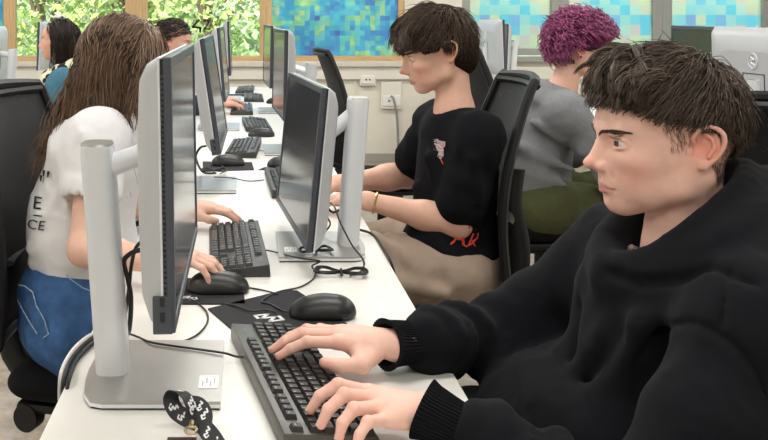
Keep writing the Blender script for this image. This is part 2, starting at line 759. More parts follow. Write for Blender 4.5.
struct('floor', MB().box(((X0 + X1) / 2, (Y0 + Y1) / 2, -0.05), (X1 - X0 + 0.4, Y1 - Y0 + 0.4, 0.1)), floor_mat())
struct('ceiling', MB().box(((X0 + X1) / 2, (Y0 + Y1) / 2, CEIL + 0.05), (X1 - X0 + 0.4, Y1 - Y0 + 0.4, 0.1)), M_CEIL)
struct('wall_left', MB().box((X0 - 0.1, (Y0 + Y1) / 2, CEIL / 2), (0.2, Y1 - Y0, CEIL)), M_WALLW)
struct('wall_right', MB().box((X1 + 0.1, (Y0 + Y1) / 2, CEIL / 2), (0.2, Y1 - Y0, CEIL)), M_WALLW)
struct('wall_front', MB().box(((X0 + X1) / 2, Y0 - 0.1, CEIL / 2), (X1 - X0, 0.2, CEIL)), M_WALLW)

WT, WZ0, WZ1 = 0.24, 0.90, 2.35        # window wall thickness, opening
WL = [-3.30, -2.10, -0.965, 0.185, 1.42]        # pine window run
WR = [1.93, 2.805, 3.72, 4.70]                   # aluminium window run
mb = MB()
yc = Y1 + WT / 2
mb.box(((X0 + X1) / 2, yc, WZ0 / 2), (X1 - X0 + 0.4, WT, WZ0))
mb.box(((X0 + X1) / 2, yc, (WZ1 + CEIL) / 2), (X1 - X0 + 0.4, WT, CEIL - WZ1))
for a, b in ((X0 - 0.2, WL[0]), (WL[-1], WR[0]), (WR[-1], X1 + 0.2)):
    mb.box(((a + b) / 2, yc, (WZ0 + WZ1) / 2), (b - a, WT, WZ1 - WZ0))
struct('wall_back', mb, M_WALL)


def window(n, a, b, z0, m_v, m_h, fw, film, ya):
    """casement: two stiles, two rails, a pane, and a printed film on the pane where there is one"""
    root = tag(empty('window_%d' % n, ((a + b) / 2, ya, z0)), kind='structure')
    w, h = b - a, WZ1 - z0
    for sx in (-1, 1):
        MB().box((sx * (w / 2 - fw / 2), 0, h / 2), (fw, 0.07, h), bev=0.004).build('stile', m_v, root)
    MB().box((0, 0, fw * 0.42), (w - 2 * fw, 0.065, fw * 0.84), bev=0.004).build('rail', m_h, root)
    MB().box((0, 0, h - fw * 0.42), (w - 2 * fw, 0.065, fw * 0.84), bev=0.004).build('rail', m_h, root)
    MB().box((0, 0.005, h / 2), (w - 2 * fw + 0.01, 0.006, h - 1.6 * fw)).build('pane', M_PANE, root)
    if film:
        MB().box((0, -0.004, h / 2), (w - 2 * fw, 0.001, h - 1.68 * fw)).build('printed_film', film, root)
    return root


YW = Y1 + 0.05
window(1, WL[0], WL[1] + 0.0, WZ0, M_WOOD, M_WOODH, 0.055, M_FILM_B, YW)
window(2, WL[1], WL[2], WZ0, M_WOOD, M_WOODH, 0.055, None, YW)
window(3, WL[2], WL[3], WZ0, M_WOOD, M_WOODH, 0.055, None, YW)
window(4, WL[3], WL[4], WZ0, M_WOOD, M_WOODH, 0.055, M_FILM_B, YW)
window(5, WR[0], WR[1], WZ0 + 0.05, M_GREYF, M_GREYF, 0.075, M_FILM_P, YW)
window(6, WR[1], WR[2], WZ0 + 0.05, M_GREYF, M_GREYF, 0.085, M_FILM_P, YW)
window(7, WR[2], WR[3], WZ0 + 0.05, M_GREYF, M_GREYF, 0.085, M_FILM_P, YW)
# broad pine post between the second and third casement
tag(MB().box((-0.965, YW - 0.05, (WZ0 + WZ1) / 2), (0.20, 0.03, WZ1 - WZ0), bev=0.004).build('trim_1', M_WOOD), kind='structure')
tag(MB().box(((WL[0] + WL[-1]) / 2, Y1 - 0.02, WZ0 - 0.025), (WL[-1] - WL[0] + 0.1, 0.10, 0.045), bev=0.006).build('trim_2', M_SILL), kind='structure')
tag(MB().box(((WR[0] + WR[-1]) / 2, Y1 - 0.02, WZ0 + 0.02), (WR[-1] - WR[0] + 0.06, 0.09, 0.05), bev=0.006).build('trim_3', M_GREYF), kind='structure')
# panelled service duct below the sill
tag(MB().box(((X0 + X1) / 2, Y1 - 0.02, 0.795), (X1 - X0, 0.038, 0.11), bev=0.004).build('trim_4', M_PLAST), kind='structure')
tag(MB().box(((X0 + X1) / 2, Y1 - 0.008, 0.04), (X1 - X0, 0.016, 0.08)).build('baseboard_back', M_BASEB), kind='structure')
for k, x in enumerate((-2.9, -1.5, -0.16, 0.98, 2.45, 3.9)):
    tag(MB().box((x, Y1 - 0.006, 0.41), (0.014, 0.012, 0.66)).build('trim_%d' % (5 + k), M_PLAST), kind='structure')

# black figures stuck on the third casement
fig = tag(empty('window_sticker', (P(199, 27, YW - 0.012))), 'black numeral sticker on the clear window pane', 'sticker')
M_BLACKP = mat('black_print', (0.012, 0.012, 0.014), 0.5)
mk = MB()
def stroke(mbx, pts, w, y=0.0, t=0.002):
    for i in range(len(pts) - 1):
        a, b = Vector((pts[i][0], y, pts[i][1])), Vector((pts[i + 1][0], y, pts[i + 1][1]))
        d = (b - a).normalized()
        s = Vector((-d.z, 0, d.x)) * w / 2
        q = [a - s - d * w * 0.3, a + s - d * w * 0.3, b + s + d * w * 0.3, b - s + d * w * 0.3]
        mbx.add([v + Vector((0, t / 2, 0)) for v in q] + [v - Vector((0, t / 2, 0)) for v in q],
                [(0, 1, 2, 3), (7, 6, 5, 4), (0, 4, 5, 1), (1, 5, 6, 2), (2, 6, 7, 3), (3, 7, 4, 0)])
u = 0.00889
stroke(mk, [(-0.1 * u, 7 * u), (-6.5 * u, 0), (1.5 * u, -1 * u), (1 * u, -5 * u)], 0.019)
mk.build('numeral', M_BLACKP, fig)
mk = MB()
stroke(mk, [(5 * u, 5.5 * u), (6.3 * u, 7 * u), (10 * u, 6.2 * u), (9 * u, 3 * u), (5.2 * u, -2 * u), (11 * u, -2 * u)], 0.014)
mk.build('numeral', M_BLACKP, fig)

# sockets on the duct and the wall
def socket(px0, px1, py0, py1, label, with_plug=False):
    a, b = P(px0, py0, Y1 - 0.045), P(px1, py1, Y1 - 0.045)
    c = (a + b) / 2
    root = empty('wall_socket', (c.x, Y1 - 0.04, c.z), 0, label, 'socket')
    w, h = b.x - a.x, a.z - b.z
    MB().box((0, 0.018, 0), (w, 0.036, h), bev=0.006).build('housing', M_PLAST, root)
    MB().box((0, -0.002, -h * 0.2), (w * 0.84, 0.012, h * 0.4), bev=0.004).build('face_plate', mat('white_plastic', (0.86, 0.85, 0.81), 0.35), root)
    for s in (-1, 1):
        MB().cyl((s * w * 0.12, -0.006, -h * 0.2), (s * w * 0.12, -0.010, -h * 0.2), 0.008, n=10).build('pin_hole', M_BLACKP, root)
    return root
socket(360, 376, 65, 86, 'cream wall socket box under the pine window sill')
socket(381, 402, 82, 109, 'cream double wall socket with a grey cable plugged in')
cab = MB()
cab.tube(catmull([P(391, 96, 7.93), P(394, 100, 7.91), P(397, 118, 7.93), P(398, 140, 7.95), P(398, 158, 7.96)], 6), 0.011, 8)
tag(cab.build('power_cable', mat('grey_cable', (0.30, 0.30, 0.30), 0.5), None, True), 'thick grey power cable hanging from the wall socket', 'cable')

# ceiling light panels (they hold the area lamps)
M_HOUS = mat('lamp_housing', (0.85, 0.85, 0.85), 0.5)
M_DIFF = mat('lamp_diffuser', (0.95, 0.95, 0.93), 0.6)
proto = None
for i, (x, y) in enumerate(PANELS):
    if proto is None:
        proto = empty('ceiling_light', (x, y, CEIL), 0, 'white rectangular light panel set in the ceiling', 'ceiling light', 'ceiling light panels')
        f = MB()
        for s in (-1, 1):
            f.box((0, s * 0.30, -0.02), (1.25, 0.03, 0.04))
            f.box((s * 0.61, 0, -0.02), (0.03, 0.57, 0.04))
        f.build('frame', M_HOUS, proto)
        MB().box((0, 0, -0.02), (1.19, 0.57, 0.01)).build('diffuser', M_DIFF, proto)
    else:
        c = copy_tree(proto)
        c.location = (x, y, CEIL)

# ------------------------------------------------------------------ outdoors
M_GRASS = mat('lawn', (0.20, 0.30, 0.10), 0.9, var=0.3, vscale=4)
tag(MB().box((0, 24, -0.35), (60, 31.4, 0.1)).build('ground', M_GRASS), kind='structure')
M_LEAF = [mat('leaf_%s' % n, c, 0.55, var=0.25, vscale=2.0, attr='tint') for n, c in (('a', (0, 0, 0)),)][0]
M_BARK = mat('bark', (0.16, 0.11, 0.07), 0.9, var=0.3, vscale=20, bump=0.4)


def shrub(x, y, rx, rz, zc, n, base, label):
    root = empty('leafy_tree', (x, y, -0.3), 0, label, 'tree')
    MB().tube(catmull([(0, 0, 0), (0.05, 0.0, zc * 0.5), (-0.04, 0.05, zc + 0.3), (0.03, 0, zc + 0.3 + rz * 0.5)], 4),
              [0.09] * 4 + [0.08] * 4 + [0.06] * 4 + [0.04], 8).build('trunk', M_BARK, root, True)
    br = MB()
    for k in range(7):
        a = k * 0.9
        br.tube([(0, 0, zc * 0.6 + 0.1 * k), (0.3 * rx * math.cos(a), 0.3 * rx * math.sin(a), zc + 0.15 * k), (0.8 * rx * math.cos(a), 0.8 * rx * math.sin(a), zc + 0.3 + 0.2 * k)], [0.035, 0.025, 0.01], 5)
    br.build('branch', M_BARK, root, True)
    # leaves gather in clumps
    nc = 70
    cd = RNG.normal(size=(nc, 3))
    cd /= np.linalg.norm(cd, axis=1)[:, None]
    cc = cd * RNG.uniform(0.45, 0.95, (nc, 1)) * np.array([rx, rx * 0.8, rz]) + np.array([0, 0, zc + 0.3])
    which = RNG.integers(0, nc, n)
    p = cc[which] + RNG.normal(size=(n, 3)) * 0.16
    s = RNG.uniform(0.035, 0.085, n)
    d = RNG.normal(size=(n, 3)) + np.array([0, -0.4, 0.5])
    d /= np.linalg.norm(d, axis=1)[:, None]
    u_ = np.cross(d, RNG.normal(size=(n, 3)))
    u_ /= np.linalg.norm(u_, axis=1)[:, None]
    w_ = np.cross(d, u_)
    q = np.stack([p - u_ * s[:, None], p - w_ * s[:, None] * 0.45, p + u_ * s[:, None], p + w_ * s[:, None] * 0.45], 1).reshape(-1, 3)
    f = np.arange(4 * n).reshape(-1, 4)
    tn = RNG.uniform(0, 1, (n, 1)) * 0.7 + RNG.uniform(0, 1, (nc, 1))[which] * 0.3
    col = np.array(base[0]) * (1 - tn) + np.array(base[1]) * tn
    o = link('foliage', np_mesh('foliage', q, f, M_LEAF, False, np.repeat(col, 4, 0)), None, root)
    tag(o, kind='stuff')


GA = ((0.10, 0.22, 0.05), (0.62, 0.72, 0.22))
GB = ((0.12, 0.25, 0.10), (0.50, 0.66, 0.30))
shrub(-3.60, 11.2, 0.75, 1.3, 1.5, 2300, GB, 'broad green tree outside the clear window behind the dark haired woman')
shrub(-1.50, 11.2, 0.75, 1.3, 1.5, 2300, GA, 'bright yellow green tree outside, behind the broad pine post')
shrub(0.60, 11.2, 0.75, 1.3, 1.5, 2000, GB, 'leafy green tree outside beside the blue mosaic window')
shrub(-3.10, 13.7, 0.95, 1.4, 1.6, 2800, GA, 'pale green tree standing further back outside the dark haired woman window')
shrub(-0.55, 13.7, 0.95, 1.4, 1.6, 2800, GA, 'bright green tree further back outside the window with the numeral sticker')
shrub(2.00, 13.7, 0.95, 1.4, 1.6, 1500, GB, 'green tree outside behind the blue mosaic window')
shrub(-4.60, 16.6, 1.15, 1.7, 1.9, 2400, GB, 'tall green tree furthest back outside the window of the dark haired woman')
shrub(-1.75, 16.6, 1.15, 1.7, 1.9, 2400, GB, 'tall green tree furthest back outside between the clear pine windows')
# ------------------------------------------------------------------ desks
DZ = 0.73
M_TOP = mat('white_laminate', (0.80, 0.785, 0.74), 0.38, var=0.015, vscale=6)
M_EDGE = mat('laminate_edge', (0.74, 0.72, 0.67), 0.45)
M_STEEL = mat('grey_steel', (0.45, 0.46, 0.47), 0.4, metal=0.6)


def desk(xa, xb, ya, yb, label):
    root = empty('long_desk', ((xa + xb) / 2, (ya + yb) / 2, 0), 0, label, 'desk', 'long white desks')
    w, l = xb - xa, yb - ya
    MB().box((0, 0, DZ - 0.0125), (w, l, 0.025), bev=0.003).build('worktop', M_TOP, root)
    n = max(2, int(round(l / 1.58)) + 1)
    for i in range(n):
        y = -l / 2 + 0.15 + i * (l - 0.3) / (n - 1)
        for sx in (-1, 1):
            MB().box((sx * (w / 2 - 0.08), y, (DZ - 0.025) / 2 - 0.0), (0.05, 0.05, DZ - 0.025), bev=0.004).build('leg', M_STEEL, root)
        MB().box((0, y, DZ - 0.05), (w - 0.21, 0.04, 0.05)).build('crossbar', M_STEEL, root)
    for sx in (-1, 1):
        MB().box((sx * (w / 2 - 0.08), 0, DZ - 0.05), (0.03, l - 0.36, 0.045)).build('side_rail', M_STEEL, root)
    return root


DXL, DXR = -0.282, 0.338
desk(DXL, DXR, 0.93, 7.25, 'long white desk shared by the keyboards between facing rows of students')
desk(1.56, 2.18, 1.9, 7.6, 'white desk beside the pink haired person under the grey windows')
desk(-1.98, -1.36, 2.6, 7.3, 'white desk in front of the woman with the spotted scarf')

# ------------------------------------------------------------------ monitors
M_SILV = mat('silver_plastic', (0.78, 0.80, 0.83), 0.33, metal=0.12, var=0.01)
M_SILVB = mat('brushed_silver', (0.42, 0.41, 0.39), 0.36, metal=0.75, var=0.03, vscale=40)
M_SHELL = mat('silver_back_shell', (0.52, 0.54, 0.56), 0.45, metal=0.1, var=0.01)
M_BEZ = mat('slate_bezel', (0.060, 0.068, 0.085), 0.35, var=0.02)
M_VENT = mat('vent_black', (0.012, 0.012, 0.014), 0.6)
M_SCR = mat('dark_screen', (0.035, 0.036, 0.040), 0.13, spec=0.5)
M_STICK = mat('paper_sticker', (0.82, 0.82, 0.80), 0.5)
M_BLUE = mat('blue_port', (0.02, 0.16, 0.62), 0.4)
MW, MH = 0.545, 0.360


def monitor(x, y, facing, zc, tilt, yaw, xs, label, detail=True, group='desktop monitors'):
    """local +x is where the screen looks; the base stands at the origin; xs = screen plane from base centre"""
    root = empty('desktop_monitor', (x, y, DZ), 0 if facing > 0 else PI, label, 'monitor', group)
    # base: flat plate with a rounded back edge
    poly = [(0.105, -0.125), (0.105, 0.125), (-0.07, 0.125), (-0.088, 0.118), (-0.101, 0.09), (-0.107, 0.045), (-0.109, 0.0), (-0.107, -0.045),
            (-0.101, -0.09), (-0.088, -0.118), (-0.07, -0.125)]
    base = MB().prism(poly, 0.003, 0.013).build('base_plate', M_SILVB, root)
    rim = []
    MB().prism([(px * 0.985, py * 0.985) for px, py in poly], 0.0, 0.003).build('rubber_pad', M_VENT, base)
    MB().prism([(px * 1.003, py * 1.003) for px, py in poly], 0.0035, 0.0085).build('bright_edge', M_SILV, base)
    # column, leaning slightly back, rounded section
    cz0, cz1 = 0.012, 0.372
    sec = []
    for k in range(24):
        a = 2 * PI * k / 24
        cx, sy = math.cos(a), math.sin(a)
        sec.append((0.026 * math.copysign(abs(cx) ** 0.55, cx), 0.034 * math.copysign(abs(sy) ** 0.55, sy)))
    colm = MB()
    n = len(sec)
    vs = [(-0.070 + px, py, cz0) for px, py in sec] + [(-0.096 + px, py, cz1) for px, py in sec]
    colm.add(vs, [(i, (i + 1) % n, n + (i + 1) % n, n + i) for i in range(n)] + [tuple(range(n))[::-1], tuple(range(n, 2 * n))])
    co = colm.build('column', M_SILV, root, True, 50)
    cap = MB()
    vs = [(-0.096 + px * 0.96, py * 0.96, cz1) for px, py in sec] + [(-0.0965 + px * 0.9, py * 0.9, cz1 + 0.004) for px, py in sec]
    cap.add(vs, [(i, (i + 1) % n, n + (i + 1) % n, n + i) for i in range(n)] + [tuple(range(n, 2 * n))])
    cap.build('column_cap', M_SILVB, co, True, 40)
    # panel group: placed by one matrix (tilt back, swivel)
    Mx = Matrix.Translation((xs, 0, zc)) @ Matrix.Rotation(yaw, 4, 'Z') @ Matrix.Rotation(-tilt, 4, 'Y')

    def part(mb, name, m, par=root, smooth=False):
        o = mb.build(name, m, par, smooth)
        o.matrix_local = Mx if par is root else Matrix.Identity(4)
        return o
    # arm from the column to the back shell
    pa = Mx @ Vector((-0.045, 0, 0.02))
    arm = MB().tube([Vector((-0.085, 0, 0.335)), (Vector((-0.085, 0, 0.335)) + pa) / 2, pa], [0.024, 0.022, 0.024], 12, flat=0.8)
    arm.build('arm', M_SILV, root, True)
    bez = MB()
    t = 0.014
    for s in (-1, 1):
        bez.box((-0.005, s * (MW / 2 - 0.007), 0), (0.011, 0.014, MH), bev=0.0015)
        bez.box((-0.005, 0, s * (MH / 2 - 0.0075)), (0.011, MW - 0.028, 0.015), bev=0.0015)
    bz = part(bez, 'bezel', M_BEZ)
    part(MB().box((-0.0045, 0, 0), (0.006, MW - 0.026, MH - 0.028)), 'screen', M_SCR)
    part(MB().box((-0.0125, 0, 0), (0.004, MW - 0.004, MH - 0.004)), 'vent_band', M_VENT)
    for s in (-1, 1):
        vents = MB()
        for k in range(46):
            vents.box((-0.0125, s * (MW / 2 - 0.0012), -MH / 2 + 0.02 + k * 0.007), (0.0038, 0.0022, 0.0034))
        tag(part(vents, 'vent_slat', M_BEZ, bz), kind='stuff')
    part(MB().box((-0.0165, 0, 0), (0.004, MW, MH), bev=0.0015), 'silver_trim', M_SILV)
    # back shell: shallow rounded pan
    sh = MB()
    prof = [(-0.018, 0.0), (-0.034, 0.010), (-0.046, 0.030), (-0.054, 0.075)]
    rings = []
    for (dx, ins) in prof:
        hw, hh = MW / 2 - ins, MH / 2 - ins
        r = 0.012 + ins * 0.5
        ring = []
        for (cx, cy, a0) in ((hw - r, hh - r, 0), (-(hw - r), hh - r, 90), (-(hw - r), -(hh - r), 180), (hw - r, -(hh - r), 270)):
            for k in range(5):
                a = math.radians(a0 + k * 22.5)
                ring.append((dx, cx + r * math.cos(a), cy + r * math.sin(a)))
        rings.append(ring)
    m_ = len(rings[0])
    vs = [p for r in rings for p in r]
    fs = []
    for j in range(len(rings) - 1):
        for i in range(m_):
            fs.append((j * m_ + i, (j + 1) * m_ + i, (j + 1) * m_ + (i + 1) % m_, j * m_ + (i + 1) % m_))
    fs.append(tuple((len(rings) - 1) * m_ + i for i in range(m_)))
    sh.add(vs, fs)
    so = part(sh, 'back_shell', M_SHELL, root, True)
    # slate lower corner with ports on the side edge, maker's ring on the back
    part(MB().box((-0.016, -MW / 2 + 0.001, -MH / 2 + 0.024), (0.026, 0.006, 0.050), bev=0.002), 'side_port_panel', M_BEZ)
    if detail:
        for k, dz in enumerate((0.012, 0.032)):
            part(MB().box((-0.016, -MW / 2 - 0.002, -MH / 2 + dz + 0.01), (0.006, 0.003, 0.012)), 'usb_port', M_BLUE if facing < 0 else M_VENT)
    ring = MB()
    pts = [(-0.0545, 0.024 * math.cos(a), 0.075 + 0.024 * math.sin(a)) for a in np.linspace(0, 2 * PI, 25)]
    ring.tube(pts, 0.0022, 6, False)
    ring.tube([(-0.0545, 0.012, 0.088), (-0.0545, -0.006, 0.080), (-0.0545, 0.008, 0.070), (-0.0545, -0.010, 0.062)], 0.0022, 6)
    part(ring, 'maker_ring', M_SILV, so)
    slot = MB()
    for s in (-1, 1):
        slot.box((-0.055, s * 0.055, -0.02), (0.002, 0.002, 0.11))
        slot.box((-0.055, 0, -0.02 + s * 0.055), (0.002, 0.112, 0.002))
    part(slot, 'mount_outline', M_BEZ, so)
    return root


def sticker(root, x, y, w, h):
    s = MB().box((x, y, 0.0134), (w, h, 0.0006)).build('white_sticker', M_STICK, root)
    d = MB()
    for k in range(4):
        d.box((x - w * 0.3 + w * 0.2 * k, y + h * (0.1 if k % 2 else -0.15), 0.0139), (w * 0.08, h * 0.4, 0.0004))
    d.build('small_print', mat('grey_print', (0.4, 0.4, 0.4), 0.6), s)


XBL = -0.133          # base centre of the monitors along the left edge of the long desk
XBR = 0.185
m1 = monitor(XBL - 0.008, 1.445, 1, 1.075 - DZ, math.radians(1.0), 0.0, 0.047, 'monitor on a tall silver column beside the black lanyard')
sticker(m1, 0.085, -0.055, 0.030, 0.048)
m2 = monitor(XBR, 2.235, -1, 0.972 - DZ, math.radians(5.5), math.radians(5), 0.057, 'low tilted monitor between the mouse pads and the young man in the black t-shirt')
sticker(m2, 0.075, 0.06, 0.030, 0.045)
m3 = monitor(XBL, 3.04, 1, 1.06 - DZ, math.radians(8.5), math.radians(-1), 0.038, 'monitor leaning well back, next behind the one beside the lanyard')
m4 = monitor(XBL, 4.62, 1, 1.07 - DZ, math.radians(5), math.radians(-1), 0.03, 'third monitor of the row that starts beside the lanyard')
m5 = monitor(XBL, 6.20, 1, 1.09 - DZ, math.radians(2), 0.0, 0.035, 'last monitor towards the windows in the row that starts beside the lanyard')
m6 = monitor(XBR, 3.83, -1, 1.07 - DZ, math.radians(1), math.radians(3), 0.045, 'upright monitor next behind the low tilted one', False)
m7 = monitor(XBR, 5.41, -1, 1.07 - DZ, math.radians(1), math.radians(3), 0.055, 'last monitor towards the windows in the row behind the low tilted one', False)
m8 = monitor(1.70, 5.97, 1, 1.10 - DZ, math.radians(2), 0.0, -0.05, 'monitor on the far desk seen between the two seated young men', False)
m9 = monitor(1.735, 2.87, 1, 1.09 - DZ, math.radians(2), math.radians(3), -0.06, 'monitor showing its silver back with a ring mark behind the man in the hoodie', False)
m10 = monitor(2.09, 4.05, -1, 1.08 - DZ, math.radians(2), 0.0, 0.05, 'monitor with dark screen facing the pink haired person', False)
m11 = monitor(2.09, 7.3, -1, 1.06 - DZ, math.radians(2), 0.0, 0.05, 'monitor with a silver column near the wall on the far desk', False)
m12 = monitor(-1.50, 5.45, -1, 1.06 - DZ, math.radians(2), 0.0, 0.05, 'monitor whose silver column shows above the chair back of the long haired girl', False)
m13 = monitor(-1.50, 6.9, -1, 1.08 - DZ, math.radians(2), math.radians(4), 0.05, 'monitor in front of the woman with the spotted scarf', False)

# ------------------------------------------------------------------ keyboards
M_KB = mat('keyboard_case', (0.035, 0.035, 0.033), 0.45, var=0.03)
M_KBO = mat('keyboard_case_sheen', (0.075, 0.072, 0.062), 0.36, var=0.03)
M_KEY = mat('key_plastic', (0.022, 0.022, 0.022), 0.42, var=0.03)
M_KEYG = mat('key_plastic_grey', (0.045, 0.045, 0.045), 0.42, var=0.03)
M_LEG = mat('key_print', (0.75, 0.75, 0.75), 0.5)
U = 0.0188


def key_layout():
    """(u, v, width, legend) in key units; u from the typist's left, v rows from the far (function) row"""
    K = [(0, 0, 1, 'Esc')]
    for g in range(3):
        for i in range(4):
            K.append((2 + g * 4.5 + i, 0, 1, 'F%d' % (g * 4 + i + 1)))
    def row(u, v, s, w=1):
        for ch in s:
            K.append((u, v, w, ch))
            u += w
        return u
    row(0, 1.4, '\\1234567890\'¡')
    K.append((13, 1.4, 2, ''))
    K.append((0, 2.4, 1.5, ''))
    row(1.5, 2.4, 'QWERTYUIOP`+')
    K.append((13.5, 2.4, 1.5, ''))
    K.append((0, 3.4, 1.75, ''))
    row(1.75, 3.4, 'ASDFGHJKLÑ´')
    K.append((12.75, 3.4, 2.25, ''))
    K.append((0, 4.4, 1.25, ''))
    row(1.25, 4.4, '<ZXCVBNM,.-')
    K.append((12.25, 4.4, 2.75, ''))
    for u, w in ((0, 1.25), (1.25, 1.25), (2.5, 1.25), (3.75, 6.25), (10, 1.25), (11.25, 1.25), (12.5, 1.25), (13.75, 1.25)):
        K.append((u, 5.4, w, ''))
    for i in range(3):
        K.append((15.3 + i, 0, 1, ''))
        K.append((15.3 + i, 1.4, 1, ''))
        K.append((15.3 + i, 2.4, 1, ''))
        K.append((15.3 + i, 5.4, 1, ''))
    K.append((16.3, 4.4, 1, ''))
    for r, s in enumerate(('N/*', '789', '456', '123')):
        for i, ch in enumerate(s):
            K.append((18.6 + i, 1.4 + r, 1, ch))
    K.append((18.6, 5.4, 2, '0'))
    K.append((20.6, 5.4, 1, '.'))
    K.append((21.6, 1.4, 1, '-'))
    K.append((21.6, 2.4, 1, '+'))
    K.append((21.6, 3.4, 1, ''))
    K.append((21.6, 4.4, 1, ''))
    return K


KEYS = key_layout()
KL, KW = 22.6 * U + 0.012, 0.134
_keycache = {}


def key_mesh(w, m):
    k = (round(w, 3), m.name)
    if k not in _keycache:
        a, b = w * U / 2 - 0.0007, U / 2 - 0.0007
        vs = [(-a, -b, 0), (a, -b, 0), (a, b, 0), (-a, b, 0)]
        i, t = 0.0026, 0.0075
        vs += [(-a + i, -b + i * 0.8, t), (a - i, -b + i * 0.8, t), (a - i, b - i, t), (-a + i, b - i, t)]
        _keycache[k] = MB().add(vs, [(0, 1, 5, 4), (1, 2, 6, 5), (2, 3, 7, 6), (3, 0, 4, 7), (4, 5, 6, 7)]).mesh('key', m)
    return _keycache[k]


def keyboard(x, y, rz, label, keys='single', m_case=None, m_key=None):
    """local x along the typist's left-to-right, local y away from the typist"""
    m_case = m_case or M_KB
    m_key = m_key or M_KEY
    root = empty('keyboard', (x, y, DZ), rz, label, 'keyboard', 'black desktop keyboards')
    z0, z1 = 0.013, 0.028             # front and back height of the deck
    hl, hw = KL / 2, KW / 2
    vs = []
    for (sx, sy, z) in ((-1, -1, 0.002), (1, -1, 0.002), (1, 1, 0.002), (-1, 1, 0.002)):
        vs.append((sx * hl, sy * hw, z))
    for (sx, sy, z) in ((-1, -1, z0), (1, -1, z0), (1, 1, z1), (-1, 1, z1)):
        vs.append((sx * (hl - 0.002), sy * (hw - 0.002), z))
    bm = bmesh.new()
    bv = [bm.verts.new(v) for v in vs]
    for f in ((3, 2, 1, 0), (0, 1, 5, 4), (1, 2, 6, 5), (2, 3, 7, 6), (3, 0, 4, 7), (4, 5, 6, 7)):
        bm.faces.new([bv[i] for i in f])
    bmesh.ops.bevel(bm, geom=bm.edges[:], offset=0.0018, segments=2, affect='EDGES', profile=0.5)
    b = MB()
    b.bm(bm)
    case = b.build('case', m_case, root, True, 30)
    feet = MB()
    for sx in (-1, 1):
        feet.box((sx * 0.19, hw - 0.012, 0.002), (0.03, 0.008, 0.004))
    feet.build('rubber_foot', M_VENT, root)
    slope = math.atan2(z1 - z0, 2 * hw)
    joined = MB()
    for (u, v, w, s) in KEYS:
        kx = -11.3 * U + (u + w / 2) * U
        ky = hw - 0.012 - (v + 0.5) * U * (0.97 if keys != 'x' else 1)
        kz = z0 + (ky + hw) / (2 * hw) * (z1 - z0) - 0.0005
        if keys == 'single':
            k = link('key', key_mesh(w, m_key), None, root, (kx, ky, kz), (slope, 0, 0))
            if s:
                t = link('legend', text_mesh(s, 0.0066 if len(s) == 1 else 0.0042), None, k, (-w * U * 0.18 if len(s) == 1 else 0, 0.0022, 0.0078))
                if not t.data.materials:
                    t.data.materials.append(M_LEG)
        else:
            M = Matrix.Translation((kx, ky, kz)) @ Matrix.Rotation(slope, 4, 'X')
            me = key_mesh(w, m_key)
            joined.add([M @ q.co for q in me.vertices], [tuple(p.vertices) for p in me.polygons])
    if keys != 'single':
        tag(joined.build('key_block', m_key, root), kind='stuff')
    led = MB()
    for k in range(3):
        led.box((8.2 * U + 0.012 * k, hw - 0.017, z1 - 0.0015), (0.003, 0.002, 0.001))
    led.build('indicator_light', mat('led_grey', (0.2, 0.25, 0.2), 0.3), case)
    return root


# typist on the +x side: their left-to-right is +y, away from them is -x  -> rotate +90 deg
keyboard(0.078, 1.411, math.radians(90 + 10.1), 'black keyboard under the hands of the man in the hoodie', 'single', M_KBO)
keyboard(-0.020, 2.205, math.radians(-90 + 2.6), 'black keyboard used by the long haired girl, beside her mouse', 'single', M_KB, M_KEYG)
keyboard(0.145, 3.06, math.radians(90 + 2), 'black keyboard half hidden behind the low tilted monitor', 'joined')
keyboard(-0.006, 3.86, math.radians(-90 - 4), 'keyboard lying between the dark mouse pad with tangled cable and a mouse', 'joined', M_KB, M_KEYG)
keyboard(0.060, 4.68, math.radians(90 + 3), 'keyboard beside the third monitor of the row that starts by the lanyard', 'joined', M_KB, M_KEYG)
keyboard(-0.02, 5.42, math.radians(-90), 'keyboard under the hand of the person behind the long haired girl', 'joined', M_KB, M_KEYG)
keyboard(0.06, 6.2, math.radians(90), 'keyboard beside a mouse near the window end of the long desk', 'joined', M_KB, M_KEYG)
keyboard(0.0, 6.85, math.radians(-92), 'keyboard at the far end of the long desk by the windows', 'joined', M_KB, M_KEYG)

# ------------------------------------------------------------------ mice and pads
M_MOUSE = mat('mouse_black', (0.016, 0.016, 0.017), 0.38, var=0.02)
M_PADM = mat('pad_cloth', (0.016, 0.016, 0.019), 0.85, var=0.08, vscale=400)
M_WHITE = mat('white_print', (0.82, 0.83, 0.83), 0.6)


def mouse_meshes():
    v = Vol((-0.075, -0.045, -0.01), (0.075, 0.045, 0.06), 0.0022)
    v.ell((-0.008, 0, 0.008), (0.058, 0.033, 0.034))
    v.ell((0.030, 0, 0.004), (0.032, 0.029, 0.022), k=0.02)
    v.ell((-0.035, 0, 0.006), (0.026, 0.027, 0.027), k=0.015)
    v.half((0, 0, 0.001), (0, 0, -1))
    v.cone((0.066, 0, 0.026), (0.010, 0, 0.042), 0.0016, op='cut', k=0.001)
    vv, qq = v.extract()
    return np_mesh('mouse_shell', relax(vv, qq, 1, 0.4), qq, M_MOUSE)


MOUSE_ME = mouse_meshes()
WHEEL_ME = MB().cyl((0.030, -0.004, 0.028), (0.030, 0.004, 0.028), 0.0085, n=14).mesh('wheel', mat('wheel_grey', (0.06, 0.06, 0.06), 0.5), True)


def mouse(x, y, rz, label, dz=0.003):
    root = empty('computer_mouse', (x, y, DZ + dz), rz, label, 'mouse', 'black computer mice')
    link('shell', MOUSE_ME, None, root)
    link('wheel', WHEEL_ME, None, root)
    return root


